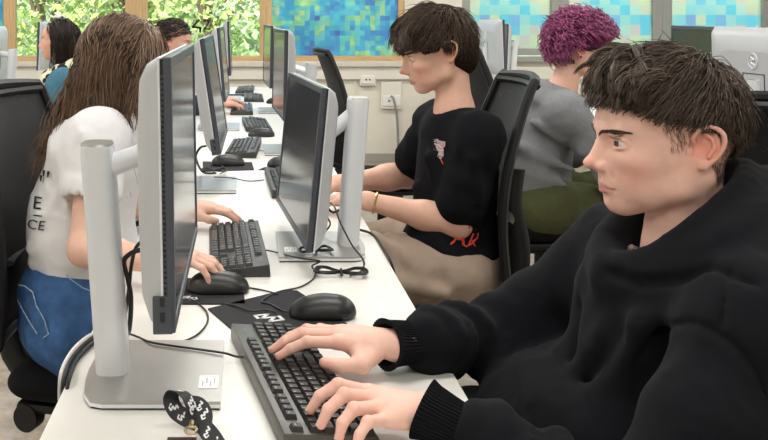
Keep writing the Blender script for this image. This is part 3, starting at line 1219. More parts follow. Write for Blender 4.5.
def pad(poly, label, mark=None):
    c = Vector((sum(p[0] for p in poly) / len(poly), sum(p[1] for p in poly) / len(poly), DZ))
    root = empty('mouse_pad', c, 0, label, 'mouse pad', 'black mouse pads')
    MB().prism([(p[0] - c.x, p[1] - c.y) for p in poly], 0.0003, 0.003).build('cloth', M_PADM, root)
    if mark:
        mx, my, s, rot = mark
        z = MB()
        R = Matrix.Translation((mx - c.x, my - c.y, 0.0032)) @ Matrix.Rotation(rot, 4, 'Z')
        for (a, b) in (((-1, 1), (0.3, 1)), ((0.3, 1), (-0.7, 0.1)), ((-0.7, 0.1), (0.6, 0.1)), ((0.6, 0.1), (-0.3, -0.9)), ((-0.3, -0.9), (1.0, -0.9)), ((-1, 1), (-1, 0.2)), ((1.0, -0.9), (1.0, 0.1))):
            pa, pb = Vector((a[0] * s, a[1] * s, 0)), Vector((b[0] * s, b[1] * s, 0))
            d = (pb - pa).normalized()
            n = Vector((-d.y, d.x, 0)) * s * 0.16
            e = d * s * 0.1
            z.add([R @ (pa - n - e), R @ (pb - n + e), R @ (pb + n + e), R @ (pa + n - e)], [(0, 1, 2, 3)])
        z.build('printed_mark', M_WHITE, root)
    return root


pad([(-0.073, 1.770), (0.005, 1.585), (0.205, 1.650), (0.110, 1.885), (0.085, 1.892)], 'black mouse pad with a white zigzag mark beside the hoodie man keyboard', (0.046, 1.715, 0.021, math.radians(20)))
mouse(0.146, 1.728, math.radians(178), 'black mouse on the pad with the white zigzag mark')
pad([(-0.13, 1.80), (0.000, 1.80), (-0.006, 1.975), (-0.13, 1.975)], 'black mouse pad under the hand of the long haired girl', (-0.112, 1.835, 0.012, 0.3))
mouse(-0.052, 1.885, math.radians(2), 'black mouse held by the long haired girl')
pad([(-0.167, 3.55), (0.027, 3.53), (0.034, 3.36), (-0.155, 3.33)], 'dark mouse pad with tangled cable beside the monitor leaning well back')
mouse(-0.062, 3.46, math.radians(5), 'black mouse on the dark pad beside the monitor leaning well back')
pad([(0.05, 3.36), (0.075, 3.42), (0.30, 3.52), (0.30, 3.38)], 'black mouse pad half hidden by the low tilted monitor')
mouse(0.145, 3.43, math.radians(185), 'black mouse half hidden by the low tilted monitor')
mouse(0.075, 4.30, math.radians(170), 'black mouse standing on the bare desk beside the upright monitor', 0.0)
mouse(0.20, 5.90, math.radians(175), 'black mouse near the far end of the long desk', 0.0)
pad([(-0.18, 6.40), (0.0, 6.40), (0.0, 6.58), (-0.18, 6.58)], 'dark mouse pad at the far end of the long desk')

# ------------------------------------------------------------------ cables
M_CAB = mat('black_cable', (0.012, 0.012, 0.013), 0.45)
M_CABW = mat('white_cable', (0.75, 0.75, 0.73), 0.4)


def cable(pts, r, label, m=None, group=None, n=8, name='cable'):
    return tag(MB().tube(catmull(pts, n), r, 6).build(name, m or M_CAB, None, True), label, 'cable', group)


def D(x, y, z=0.0022):
    """a point on the desk top from where it shows"""
    H = CZ - DZ - z
    Y = FPX * H / (y - PY)
    return Vector(((x - PX) * Y / FPX, Y, DZ + z))


cable([D(243, 357.5, 0.012), D(234, 356, 0.010), D(224, 353, 0.0165), D(200, 349.5, 0.0160), D(170, 345.5, 0.0160), D(150, 342, 0.0160), D(138, 337, 0.010), D(130, 334, 0.006)], 0.0019, 'keyboard cable running over the silver monitor base')
cable([D(168, 343, 0.003), D(184, 341, 0.003), D(198, 334, 0.003), D(207, 323, 0.003), D(207, 313, 0.003), D(200, 305, 0.003), D(190, 299, 0.003)], 0.0019, 'thin black cable curling on the desk beside the silver base')
cable([D(287, 312, 0.012), D(281, 310, 0.006), D(270, 304, 0.005), D(262, 301, 0.006), D(278, 292, 0.003), D(300, 287, 0.003), D(313, 279, 0.003), D(316, 270, 0.003)], 0.0018, 'cable of the mouse by the white zigzag mark')
cable([D(236, 287, 0.014), D(247, 287.5, 0.003), D(262, 290, 0.003), D(278, 294, 0.006)], 0.0018, 'cable of the mouse held by the long haired girl')
cable([D(222, 303, 0.003), D(236, 306, 0.006), D(252, 311, 0.007), D(266, 310, 0.007), D(276, 312, 0.007)], 0.0017, 'thin cable crossing the zigzag mouse pad')
cable([D(260, 249, 0.014), D(275, 252, 0.004), D(290, 256, 0.018), D(305, 259, 0.018), D(320, 261, 0.018), D(312, 266, 0.006), D(316, 271, 0.004)], 0.0019, 'keyboard cable running to the low tilted monitor base')
# figure-eight bundles of spare cable
def bundle(cx, cy, Y, a, b, label, turns=5, r=0.0019, z=0.006, ang=0.0):
    pts = []
    for k in range(turns * 14):
        t = 2 * PI * k / 14
        q = 1 + 0.10 * math.sin(k * 1.7)
        x, y = a * math.cos(t) * q, b * math.sin(2 * t) * q
        pts.append(Vector((cx + x * math.cos(ang) - y * math.sin(ang), cy + x * math.sin(ang) + y * math.cos(ang), DZ + z + 0.005 * abs(math.sin(k * 0.9)) + 0.001 * (k // 14))))
    o = empty('cable_bundle', (cx, cy, DZ), 0, label, 'cable bundle', 'tied cable bundles')
    unparent_loc(MB().tube(catmull(pts, 3), r, 6).build('wound_cable', M_CAB, None, True), o)
    unparent_loc(MB().tube([Vector((cx, cy - b * 0.7, DZ + z)), Vector((cx, cy, DZ + z + 0.009)), Vector((cx, cy + b * 0.7, DZ + z))], 0.003, 6).build('tie', M_CAB, None, True), o)
    return o


c = D(341, 275)
bundle(c.x, c.y, 0, 0.055, 0.022, 'black cable bundle on the desk in front of the low monitor base', 5, ang=-0.1)
c = D(316, 253, 0.014)
bundle(c.x, c.y, 0, 0.038, 0.020, 'black cable bundle lying on the base of the low tilted monitor', 4, z=0.018, ang=0.25)
c = D(214, 175)
bundle(c.x, c.y, 0, 0.045, 0.03, 'tangled black cable on the base of the monitor leaning well back', 4, z=0.016)
cable([P(326, 201, 2.3), P(334, 206, 2.2), P(340, 222, 2.15), P(352, 245, 2.08), P(362, 258, 2.06), D(364, 265, 0.003), D(360, 272, 0.004), D(350, 276, 0.004)], 0.0022, 'thin cable hanging across the column of the low monitor')
cable([P(316, 205, 2.3), P(326, 216, 2.32), P(330, 225, 2.3), D(321, 236, 0.016), D(317, 242, 0.016)], 0.0025, 'short cable looping behind the low tilted monitor')
cable([P(322, 200, 2.34), P(332, 212, 2.35), P(343, 210, 2.35), P(350, 226, 2.36), D(372, 234, 0.004), D(384, 250, 0.004), D(391, 262, 0.004), P(396, 280, 2.1)], 0.0034, 'thick black cable running off the desk edge beside the low monitor')
# power and video leads behind the near monitor
cable([P(152, 249, 1.42), P(140, 250, 1.43), P(130, 254, 1.44), P(124, 262, 1.45), P(128, 280, 1.46), P(131, 300, 1.46), P(129, 330, 1.5), D(124, 338, 0.005)], 0.0042, 'thick black lead plugged into the silver column monitor')
cable([P(152, 244, 1.44), P(142, 242, 1.45), P(135, 250, 1.46), P(131, 268, 1.47), P(129, 288, 1.48), P(126, 310, 1.5), D(122, 335, 0.005)], 0.0032, 'second black lead hanging behind the silver column monitor')
cable([D(120, 336, 0.006), D(108, 333, 0.007), D(93, 338, 0.007), D(80, 349, 0.007), D(70, 362, 0.006), P(64, 380, 1.42), P(63, 400, 1.43)], 0.0042, 'thick black lead running off the desk edge beside the jeans', group='leads running off the desk edge')
cable([D(120, 334, 0.006), D(106, 331, 0.010), D(90, 336, 0.008), D(76, 347, 0.008), D(66, 361, 0.006), P(61, 376, 1.44), P(60, 400, 1.45)], 0.0040, 'white lead running off the desk edge beside the jeans', M_CABW)
cable([D(122, 338, 0.006), D(110, 337, 0.006), D(96, 342, 0.006), D(84, 352, 0.006), D(75, 364, 0.006), P(68, 384, 1.40), P(66, 402, 1.41)], 0.0032, 'thin black lead running off the desk edge beside the jeans', group='leads running off the desk edge')
cable([P(206, 146, 3.0), P(200, 148, 3.02), P(196, 158, 3.05), D(203, 172, 0.016), D(216, 173, 0.016)], 0.004, 'black lead hanging behind the monitor leaning well back')
cable([D(214, 177, 0.02), D(232, 178, 0.016), D(248, 181, 0.003), D(264, 180, 0.006)], 0.002, 'cable running from the tangle to the half hidden keyboard')
cable([D(220, 174, 0.02), D(226, 170, 0.006), D(222, 166, 0.012)], 0.002, 'cable of the mouse beside the monitor leaning well back')
cable([D(258, 150, 0.003), D(270, 151, 0.003), D(280, 148, 0.003), D(292, 150, 0.003)], 0.003, 'pale cable on the desk beside the upright monitor base', M_CABW)

# ------------------------------------------------------------------ lanyard
M_LAN = mat('lanyard_black', (0.016, 0.016, 0.020), 0.6, var=0.08, vscale=300, bump=0.2, bscale=900)


def ribbon(pts, ups, w, m, name, parent, th=0.0012):
    """flat band; ups gives the direction of its width at each key point"""
    c = catmull(pts, 8)
    us = catmull(ups, 8)
    vs, fs = [], []
    N = len(c)
    for i in range(N):
        t = (c[min(i + 1, N - 1)] - c[max(i - 1, 0)]).normalized()
        wv = us[i]
        wv = (wv - t * wv.dot(t)).normalized()
        nn = t.cross(wv)
        for (a, b) in ((-1, -1), (1, -1), (1, 1), (-1, 1)):
            vs.append(c[i] + wv * (a * w / 2) + nn * (b * th / 2))
    for i in range(N - 1):
        for k in range(4):
            fs.append((i * 4 + k, i * 4 + (k + 1) % 4, (i + 1) * 4 + (k + 1) % 4, (i + 1) * 4 + k))
    fs += [(3, 2, 1, 0), tuple((N - 1) * 4 + k for k in range(4))]
    o = MB().add(vs, fs).build(name, m, None, True, 35)
    unparent_loc(o, parent)
    return c, us, o


lan = empty('lanyard', D(190, 420), 0, 'black lanyard with white zigzag marks coiled on the desk', 'lanyard')
LP = [D(222, 452, 0.012), D(212, 436, 0.012), D(200, 424, 0.014), D(186, 418, 0.016), D(177, 412, 0.020), D(172, 404, 0.028), D(171, 397, 0.036), D(174, 392, 0.044), D(181, 392, 0.046),
      D(187, 397, 0.042), D(191, 404, 0.034), D(193, 412, 0.024), D(191, 420, 0.016)]
LU = [Vector(u_) for u_ in ((0.5, 0.5, 0.7), (0.5, 0.5, 0.7), (0.3, 0.5, 0.8), (0.3, 0.4, 0.85), (0.5, 0.4, 0.75), (0.8, 0.4, 0.4), (0.9, 0.4, 0.1), (0.9, 0.35, -0.1), (0.85, 0.4, -0.25), (0.75, 0.45, -0.4), (0.7, 0.5, -0.4), (0.7, 0.5, -0.2), (0.6, 0.6, 0.2))]
lc, lu, lo_ = ribbon(LP, LU, 0.023, M_LAN, 'loop_band', lan)
LP2 = [D(191, 404, 0.030), D(197, 404, 0.030), D(203, 410, 0.028), D(206, 419, 0.022), D(206, 430, 0.016), D(214, 440, 0.012), D(224, 452, 0.010)]
LU2 = [Vector(u_) for u_ in ((0.4, 0.6, 0.6), (0.5, 0.6, 0.6), (0.8, 0.3, 0.5), (0.8, 0.1, 0.6), (0.7, 0.2, 0.6), (0.6, 0.4, 0.6), (0.5, 0.5, 0.6))]
lc2, lu2, lo2 = ribbon(LP2, LU2, 0.022, M_LAN, 'strap_band', lan)


def band_marks(c, us, picks, parent):
    for i in picks:
        t = (c[i + 1] - c[i - 1]).normalized()
        w = us[i]
        w = (w - t * w.dot(t)).normalized()
        n = t.cross(w)
        toc = (Vector((0, 0, CZ)) - c[i]).normalized()
        if n.dot(toc) < 0:
            n = -n
        z = MB()
        s = 0.0052
        for (a, b) in (((-1.3, 1), (0.2, 1)), ((0.2, 1), (-0.6, 0)), ((-0.6, 0), (0.6, 0)), ((0.6, 0), (-0.2, -1)), ((-0.2, -1), (1.3, -1)), ((1.3, -1), (1.3, 0))):
            pa = c[i] + t * a[0] * s + w * a[1] * s + n * 0.0013
            pb = c[i] + t * b[0] * s + w * b[1] * s + n * 0.0013
            d = (pb - pa).normalized()
            e = d.cross(n) * 0.0012
            z.add([pa - e, pb - e, pb + e, pa + e], [(0, 1, 2, 3)])
        unparent_loc(z.build('white_mark', M_WHITE), parent)


band_marks(lc, lu, [10, 26, 36, 62, 78, 84], lan)
band_marks(lc2, lu2, [12, 20, 34, 42], lan)
hook = MB()
hc = D(191, 433, 0.010)
hook.tube([hc + Vector((0.008 * math.cos(a), 0.010 * math.sin(a), 0.004)) for a in np.linspace(0, 2 * PI, 17)], 0.0022, 6, False)
hook.cyl(hc + Vector((0, 0.010, 0.004)), hc + Vector((0.0, 0.020, 0.006)), 0.004, n=8)
unparent_loc(hook.build('metal_clip', mat('brass_clip', (0.5, 0.40, 0.25), 0.3, metal=0.9), None, True), lan)
unparent_loc(MB().box(hc + Vector((-0.012, -0.004, -0.008)), (0.04, 0.012, 0.003)).build('card_holder', mat('dark_brown_plastic', (0.06, 0.03, 0.03), 0.4)), lan)

# ------------------------------------------------------------------ office chairs
M_FRAME = mat('chair_plastic', (0.008, 0.008, 0.009), 0.45, spec=0.35, var=0.05)
M_SEATF = mat('chair_fabric', (0.006, 0.006, 0.007), 0.95, spec=0.15, var=0.15, vscale=250, bump=0.3, bscale=700, sheen=0.02)


def mesh_mat():
    m = bpy.data.materials.new('chair_mesh')
    m.use_nodes = True
    nt = m.node_tree
    b = nt.nodes['Principled BSDF']
    b.inputs['Base Color'].default_value = (0.006, 0.006, 0.007, 1)
    b.inputs['Roughness'].default_value = 0.6
    tr = nt.nodes.new('ShaderNodeBsdfTransparent')
    mix = nt.nodes.new('ShaderNodeMixShader')
    ch = nt.nodes.new('ShaderNodeTexVoronoi')
    ch.inputs['Scale'].default_value = 330
    ch.feature = 'DISTANCE_TO_EDGE'
    tc = nt.nodes.new('ShaderNodeTexCoord')
    gt = nt.nodes.new('ShaderNodeMath')
    gt.operation = 'GREATER_THAN'
    gt.inputs[1].default_value = 0.33
    nt.links.new(tc.outputs['Object'], ch.inputs['Vector'])
    nt.links.new(ch.outputs['Distance'], gt.inputs[0])
    nt.links.new(gt.outputs[0], mix.inputs[0])
    out = nt.nodes['Material Output']
    nt.links.new(b.outputs[0], mix.inputs[1])
    nt.links.new(tr.outputs[0], mix.inputs[2])
    nt.links.new(mix.outputs[0], out.inputs[0])
    return m


M_MESH = mesh_mat()


def grid_panel(fn, nu, nv, th):
    """two-sided curved panel; fn(u,v)->Vector"""
    m = MB()
    f = [[Vector(fn(i / nu, j / nv)) for j in range(nv + 1)] for i in range(nu + 1)]
    vs = [p for r in f for p in r]
    n = nv + 1
    back = [p + Vector((-th, 0, 0)) for p in vs]
    fs = []
    N = len(vs)
    for i in range(nu):
        for j in range(nv):
            a = i * n + j
            fs.append((a, a + n, a + n + 1, a + 1))
            fs.append((N + a, N + a + 1, N + a + n + 1, N + a + n))
    for i in range(nu):
        a = i * n
        fs.append((a, N + a, N + a + n, a + n))
        a = i * n + nv
        fs.append((a, a + n, N + a + n, N + a))
    for j in range(nv):
        fs.append((j, j + 1, N + j + 1, N + j))
        a = nu * n + j
        fs.append((a, N + a, N + a + 1, a + 1))
    return m.add(vs + back, fs)


def chair_proto():
    """local +x is where the sitter looks; origin on the floor under the gas lift"""
    root = empty('office_chair', (0, 0, 0))
    # seat cushion
    v = Vol((-0.32, -0.32, 0.36), (0.32, 0.32, 0.55), 0.008)
    for a, b in (((-0.16, -0.15), (0.17, -0.16)), ((-0.16, 0.15), (0.17, 0.16)), ((-0.16, 0.0), (0.18, 0.0)), ((-0.16, -0.08), (0.18, -0.08)), ((-0.16, 0.08), (0.18, 0.08))):
        v.cone((a[0], a[1], 0.445), (b[0], b[1], 0.440), 0.075, 0.07, k=0.04, sq=((0, 0, 1), 0.52))
    vv, qq = v.extract()
    o = link('seat', np_mesh('seat', relax(vv, qq, 2), qq, M_SEATF), None, root)
    MB().box((0, 0, 0.395), (0.40, 0.40, 0.025), bev=0.012).build('seat_pan', M_FRAME, root, True)
    # back rest: frame of bowed tube, mesh stretched in it
    def bw(t):       # half width by height
        return 0.195 + 0.035 * math.sin(PI * min(1, t * 1.15)) - 0.05 * max(0, t - 0.8)
    def bx(t, s):
        return -0.245 - 0.10 * t * t * 0.6 + 0.035 * math.sin(PI * t * 1.1) - 0.035 * (1 - s * s) + 0.0
    Z0b, Z1b = 0.53, 1.12
    panel = grid_panel(lambda u_, v_: (bx(v_, 2 * u_ - 1), (2 * u_ - 1) * bw(v_), Z0b + (Z1b - Z0b) * v_), 14, 18, 0.003)
    panel.build('mesh_panel', M_MESH, root, True, 60)
    ring = [Vector((bx(0, s), s * bw(0), Z0b)) for s in np.linspace(-1, 1, 9)]
    ring += [Vector((bx(t, 1), bw(t), Z0b + (Z1b - Z0b) * t)) for t in np.linspace(0.05, 0.97, 12)]
    ring += [Vector((bx(1, s) - 0.004, s * bw(1) * 0.97, Z1b + 0.008 * (1 - s * s))) for s in np.linspace(1, -1, 9)]
    ring += [Vector((bx(t, -1), -bw(t), Z0b + (Z1b - Z0b) * t)) for t in np.linspace(0.97, 0.05, 12)]
    ring.append(ring[0])
    MB().tube(ring, 0.014, 8, False).build('back_frame', M_FRAME, root, True)
    bar = [Vector((bx(0.98, s) - 0.006, s * bw(1) * 0.96, Z1b - 0.012)) for s in np.linspace(-1, 1, 9)]
    MB().tube(bar, 0.020, 8, flat=0.6).build('top_bar', M_FRAME, root, True)
    lum = [Vector((bx(0.35, s) - 0.02, s * 0.17, Z0b + 0.19)) for s in np.linspace(-1, 1, 9)]
    MB().tube(lum, 0.022, 8, flat=0.4).build('lumbar_bar', M_FRAME, root, True)
    MB().tube(catmull([(-0.02, 0, 0.37), (-0.20, 0, 0.37), (-0.30, 0, 0.44), (-0.325, 0, 0.60), (-0.300, 0, 0.74), (-0.31, 0, 0.85)], 5), 0.024, 10, flat=1.4).build('back_spine', M_FRAME, root, True)
    MB().box((0.0, 0, 0.362), (0.20, 0.16, 0.05), bev=0.015).build('tilt_mechanism', M_FRAME, root, True)
    MB().cyl((0.02, -0.07, 0.362), (0.02, -0.235, 0.355), 0.009, n=10).build('lever', M_FRAME, root, True)
    kn = MB().cyl((-0.15, -0.06, 0.372), (-0.17, -0.17, 0.372), 0.014, n=12)
    kn.cyl((-0.168, -0.165, 0.372), (-0.174, -0.200, 0.372), 0.032, n=20)
    kn.build('tension_knob', M_FRAME, root, True, 40)
    MB().cyl((0, 0, 0.08), (0, 0, 0.345), 0.028, 0.022, n=16).build('gas_lift', M_FRAME, root, True)
    hub = MB().cyl((0, 0, 0.06), (0, 0, 0.13), 0.05, 0.042, n=18).build('hub', M_FRAME, root, True)
    leg = MB().tube([(0.03, 0, 0.105), (0.18, 0, 0.09), (0.29, 0, 0.075)], [0.026, 0.020, 0.015], 10, flat=0.8).mesh('base_leg', M_FRAME, True)
    cs = MB()
    for s in (-1, 1):
        cs.cyl((0.0, s * 0.006, 0.028), (0.0, s * 0.026, 0.028), 0.028, n=16)
    cs.tube([(-0.02, 0, 0.045), (0, 0, 0.062), (0.02, 0, 0.045)], 0.012, 8)
    cs.cyl((0, 0, 0.04), (0, 0, 0.082), 0.006, n=8)
    csm = cs.mesh('caster', M_FRAME, True, 40)
    for k in range(5):
        a = 2 * PI * k / 5 + 0.3
        L = link('base_leg', leg, None, root, None, (0, 0, a))
        link('caster', csm, None, L, (0.29, 0, 0.0), (0, 0, 0.7 * k))
    return root


CH0 = chair_proto()
_first = [True]


def chair(x, y, rz, label, sx=1.0):
    if _first[0]:
        c = CH0
        _first[0] = False
    else:
        c = copy_tree(CH0)
    c.location = (x, y, 0)
    c.rotation_euler = (0, 0, math.radians(rz))
    tag(c, label, 'office chair', 'black mesh office chairs')
    return c


chair(0.69, 1.36, 178, 'black office chair the man in the black hoodie sits on')
chair(0.50, 2.72, 178, 'black mesh office chair of the young man in the black t-shirt')
chair(-0.30, 2.25, -12, 'black mesh office chair of the long haired girl')
chair(0.73, 4.80, 4, 'empty black mesh office chair behind the low tilted monitor')
chair(1.38, 2.30, 62, 'empty black mesh office chair behind the head of the man in the hoodie')
chair(1.20, 3.66, 2, 'black office chair of the pink haired person').scale = (1, 1, 1.06)
chair(-1.02, 4.9, 180, 'black office chair of the woman with the spotted scarf')
chair(-0.52, 5.42, 0, 'black office chair of the person behind the long haired girl')
# ------------------------------------------------------------------ people: tools
M_SKIN = mat('skin', (0, 0, 0), 0.48, spec=0.35, var=0.05, vscale=60, attr='tint', sss=0.03, bump=0.03, bscale=500)
M_EYE = mat('eye', (0, 0, 0), 0.08, spec=0.6, attr='tint')
M_HAIRS = {}


def hair_mat(name, rough=0.42):
    return mat('hair_' + name, (0, 0, 0), rough, spec=0.45, var=0.1, vscale=90, attr='tint')


def frame(fwd_deg, pitch=0.0, roll=0.0):
    """head axes as columns: forward, left, up. fwd_deg is the heading in the xy plane, pitch>0 looks down"""
    R = Matrix.Rotation(math.radians(fwd_deg), 3, 'Z') @ Matrix.Rotation(math.radians(pitch), 3, 'Y') @ Matrix.Rotation(math.radians(roll), 3, 'X')
    return np.array(R)


class Head:
    def __init__(self, O, R, s=1.0):
        self.O, self.R, self.s = np.array(O, dtype=float), R, s

    def w(self, p):
        return self.O + self.R @ (np.array(p, dtype=float) * self.s)

    def W(self, p):
        return self.O + (np.asarray(p) * self.s) @ self.R.T

    def L(self, v):
        return ((v - self.O) @ self.R) / self.s


def head_shapes(V, H, female=False, detail=True):
    s, R = H.s, H.R
    def E(c, r, k=0.0, op='add', rot=None):
        V.ell(H.w(c), np.array(r) * s, R if rot is None else R @ rot, k * s, op)
    def C(a, b, ra, rb=None, k=0.0, op='add', sq=None):
        V.cone(H.w(a), H.w(b), ra * s, (ra if rb is None else rb) * s, k * s, op, sq=sq)
    j = 0.92 if female else 1.0
    E((-0.008, 0, 0.040), (0.096, 0.075, 0.092))                        # cranium
    E((0.015, 0, -0.010), (0.070, 0.058, 0.075), 0.03)                  # mid face mass
    E((0.052, 0, -0.030), (0.038, 0.040, 0.062), 0.03)                  # front of face
    E((0.058, 0, 0.045), (0.036, 0.053, 0.038), 0.03)                   # forehead
    for y in (-1, 1):
        C((0.000, y * 0.050 * j, -0.052), (0.062, y * 0.013, -0.0825), 0.0150, 0.0120, 0.024)   # jaw line
        C((-0.010, y * 0.058, -0.010), (0.000, y * 0.051 * j, -0.052), 0.015, 0.0150, 0.022)  # ramus
        E((0.058, y * 0.041, -0.014), (0.026, 0.018, 0.016), 0.022)      # cheek bone
        E((0.042, y * 0.036, -0.048), (0.030, 0.014, 0.026), 0.022)
    E((0.0705, 0, -0.0815), (0.0170, 0.0185, 0.0150), 0.014)             # chin
    E((0.058, 0, -0.045), (0.034, 0.030, 0.040), 0.02)                  # muzzle
    if not female:
        C((0.083, -0.036, 0.0265), (0.083, 0.036, 0.0265), 0.0112, None, 0.012)   # brow ridge
        C((0.0880, -0.014, 0.0250), (0.0880, 0.014, 0.0250), 0.0105, None, 0.012)
    # eye sockets
    for y in (-1, 1):
        E((0.102, y * 0.0365, 0.0095), (0.0225, 0.0205, 0.0112), 0.008, 'cut')
        E((0.090, y * 0.0510, 0.0095), (0.0150, 0.0130, 0.0085), 0.008, 'cut')
        E((0.099, y * 0.0185, 0.008), (0.010, 0.0075, 0.011), 0.010, 'cut')
    # nose
    C((0.0900, 0, 0.018), (0.1085, 0, -0.0175), 0.0082, 0.0072, 0.008)
    C((0.0840, 0, 0.010), (0.0980, 0, -0.0220), 0.0085, 0.0120, 0.008)
    E((0.1130, 0, -0.0235), (0.0098, 0.0092, 0.0080), 0.006)
    C((0.1080, 0, -0.0225), (0.094, 0, -0.0335), 0.0075, 0.0070, 0.006)
    for y in (-1, 1):
        E((0.0985, y * 0.0120, -0.0280), (0.0098, 0.0056, 0.0062), 0.006)
        if detail:
            E((0.1060, y * 0.0068, -0.0335), (0.0055, 0.0028, 0.0028), 0.002, 'cut')
            C((0.0985, y * 0.0200, -0.0265), (0.0900, y * 0.0260, -0.0420), 0.0012, 0.0008, 0.006, 'cut')
    # mouth
    E((0.0840, 0, -0.058), (0.0120, 0.021, 0.013), 0.008)
    for y in (-1, 1):
        C((0.0955, 0, -0.0552), (0.0790, y * 0.0235, -0.0596), 0.0036, 0.0020, 0.004)
        C((0.0940, 0, -0.0645), (0.0790, y * 0.0225, -0.0608), 0.0044, 0.0020, 0.004)
    if detail:
        for y in (-1, 1):
            C((0.1025, 0, -0.0597), (0.0960, y * 0.0130, -0.0599), 0.0026, 0.0024, 0.001, 'cut')
            C((0.0960, y * 0.0130, -0.0599), (0.0830, y * 0.0255, -0.0606), 0.0024, 0.0016, 0.001, 'cut')
        E((0.1005, 0, -0.0460), (0.006, 0.0028, 0.007), 0.004, 'cut')       # philtrum
    E((0.0985, 0, -0.0745), (0.010, 0.017, 0.0050), 0.008, 'cut')        # below the lower lip
    # eyelids around the ball
    if detail:
        for y in (-1, 1):
            c = np.array((0.0765, y * 0.0335, 0.0105))
            for el, r in ((31, 0.0022), (-30, 0.0018)):
                pts = []
                for u_ in np.linspace(-1, 1, 15):
                    e = math.radians(el) * math.sqrt(max(0.0, 1 - u_ * u_))
                    ar = math.radians(18 + 80 * u_) * y
                    pts.append(H.w(c + 0.0137 * np.array((math.cos(e) * math.cos(ar), math.cos(e) * math.sin(ar), math.sin(e)))))
                V.chain(pts, r * s, 0.003 * s)
    # ears
    for y in (-1, 1):
        def e(p):
            return H.w((-0.014 + p[0] * 1.30, y * (0.0660 + p[1] * 1.05), 0.0085 + p[2] * 1.06))
        hel = [(0.006, 0.006, 0.004), (0.008, 0.012, 0.016), (0.002, 0.018, 0.028), (-0.010, 0.022, 0.030), (-0.0195, 0.0245, 0.021), (-0.0205, 0.023, 0.006),
               (-0.016, 0.019, -0.008), (-0.009, 0.0145, -0.019)]
        C0 = np.array(Matrix.Rotation(-y * 0.55, 3, 'Z'))
        V.ell(e((-0.006, 0.0065, 0.005)), np.array((0.0215, 0.0042, 0.0260)) * s, R @ C0, 0.004 * s)
        V.ell(e((0.000, 0.0105, 0.000)), np.array((0.0120, 0.0075, 0.0130)) * s, R @ C0, 0.003 * s, 'cut')
        V.chain(catmull([e(p) for p in hel], 4), 0.0033 * s, 0.001 * s)
        V.chain([e(p) for p in ((-0.003, 0.0135, 0.022), (-0.0105, 0.0170, 0.014), (-0.0125, 0.0175, 0.002), (-0.007, 0.0145, -0.010))], 0.0029 * s, 0.002 * s)
        V.ell(e((-0.0035, 0.0105, -0.0215)), np.array((0.0085, 0.0042, 0.0080)) * s, R @ C0, 0.004 * s)
        V.ell(e((0.010, 0.006, -0.004)), np.array((0.0050, 0.0045, 0.0065)) * s, R, 0.003 * s)


def head_colors(v, H, skin, lip, ruddy=0.5, stubble=0.0):
    L = H.L(v)
    c = np.tile(np.array(skin), (len(v), 1))
    x, y, z = L[:, 0], L[:, 1], L[:, 2]
    def blob(cx, cy, cz, r):
        return np.exp(-(((x - cx) ** 2 + (np.abs(y) - cy) ** 2 + (z - cz) ** 2) / r ** 2))
    red = np.array((1.0, 0.72, 0.68))
    def tint(w, t):
        return c * (1 - w[:, None]) + c * np.array(t) * w[:, None]
    c = tint(np.clip(blob(0.068, 0.045, -0.028, 0.022) * ruddy, 0, 1), red)
    c = tint(np.clip(blob(0.115, 0.0, -0.026, 0.016) * ruddy * 1.1, 0, 1), red)
    c = tint(np.clip(blob(-0.020, 0.082, 0.010, 0.028) * ruddy * 1.3, 0, 1), (1.0, 0.68, 0.62))
    if stubble:
        w = np.clip((-0.045 - z) / 0.03, 0, 1) * np.clip((x + 0.03) / 0.04, 0, 1) * np.clip((z + 0.125) / 0.02, 0, 1)
        c = tint(w * stubble, (0.86, 0.86, 0.88))
    # lips
    zc = -0.060 - 0.0012 * (np.abs(y) / 0.02) ** 2
    d = np.sqrt(((z - zc) / 0.0082) ** 2 + (y / 0.0225) ** 2)
    w = np.clip((1.12 - d) / 0.18, 0, 1) * (x > 0.078)
    c = c * (1 - w[:, None]) + np.array(lip) * w[:, None]
    # lash line and eye corner shade of pigment
    for sy in (-1, 1):
        dd = np.sqrt(((x - 0.090) / 0.010) ** 2 + ((y - sy * 0.0335) / 0.0150) ** 2 + ((z - 0.0180) / 0.0022) ** 2)
        w = np.clip((1.2 - dd) / 0.4, 0, 1) * 0.75
        c = c * (1 - w[:, None]) + np.array((0.10, 0.05, 0.035)) * w[:, None]
    return c


def eye_obj(H, sy, gaze, iris, parent, name='eye'):
    n, m = 20, 28
    vs, fs = [], []
    r = 0.0131 * H.s
    c = H.w((0.0765, sy * 0.0335, 0.0105))
    g = H.R @ np.array(gaze, dtype=float)
    g /= np.linalg.norm(g)
    u = np.cross(g, (0, 0, 1.0))
    u /= np.linalg.norm(u)
    w = np.cross(u, g)
    cols = []
    for i in range(n + 1):
        th = PI * i / n * (0.999) + 0.0005
        for k in range(m):
            ph = 2 * PI * k / m
            d = g * math.cos(th) + (u * math.cos(ph) + w * math.sin(ph)) * math.sin(th)
            vs.append(c + d * r)
            a = math.degrees(th)
            cols.append((0.006, 0.006, 0.006) if a < 11 else (iris if a < 27 else ((0.05, 0.04, 0.03) if a < 30 else (0.74, 0.70, 0.67))))
    for i in range(n):
        for k in range(m):
            fs.append((i * m + k, i * m + (k + 1) % m, (i + 1) * m + (k + 1) % m, (i + 1) * m + k))
    return np_obj(name, np.array(vs), np.array(fs), M_EYE, parent, True, np.array(cols))


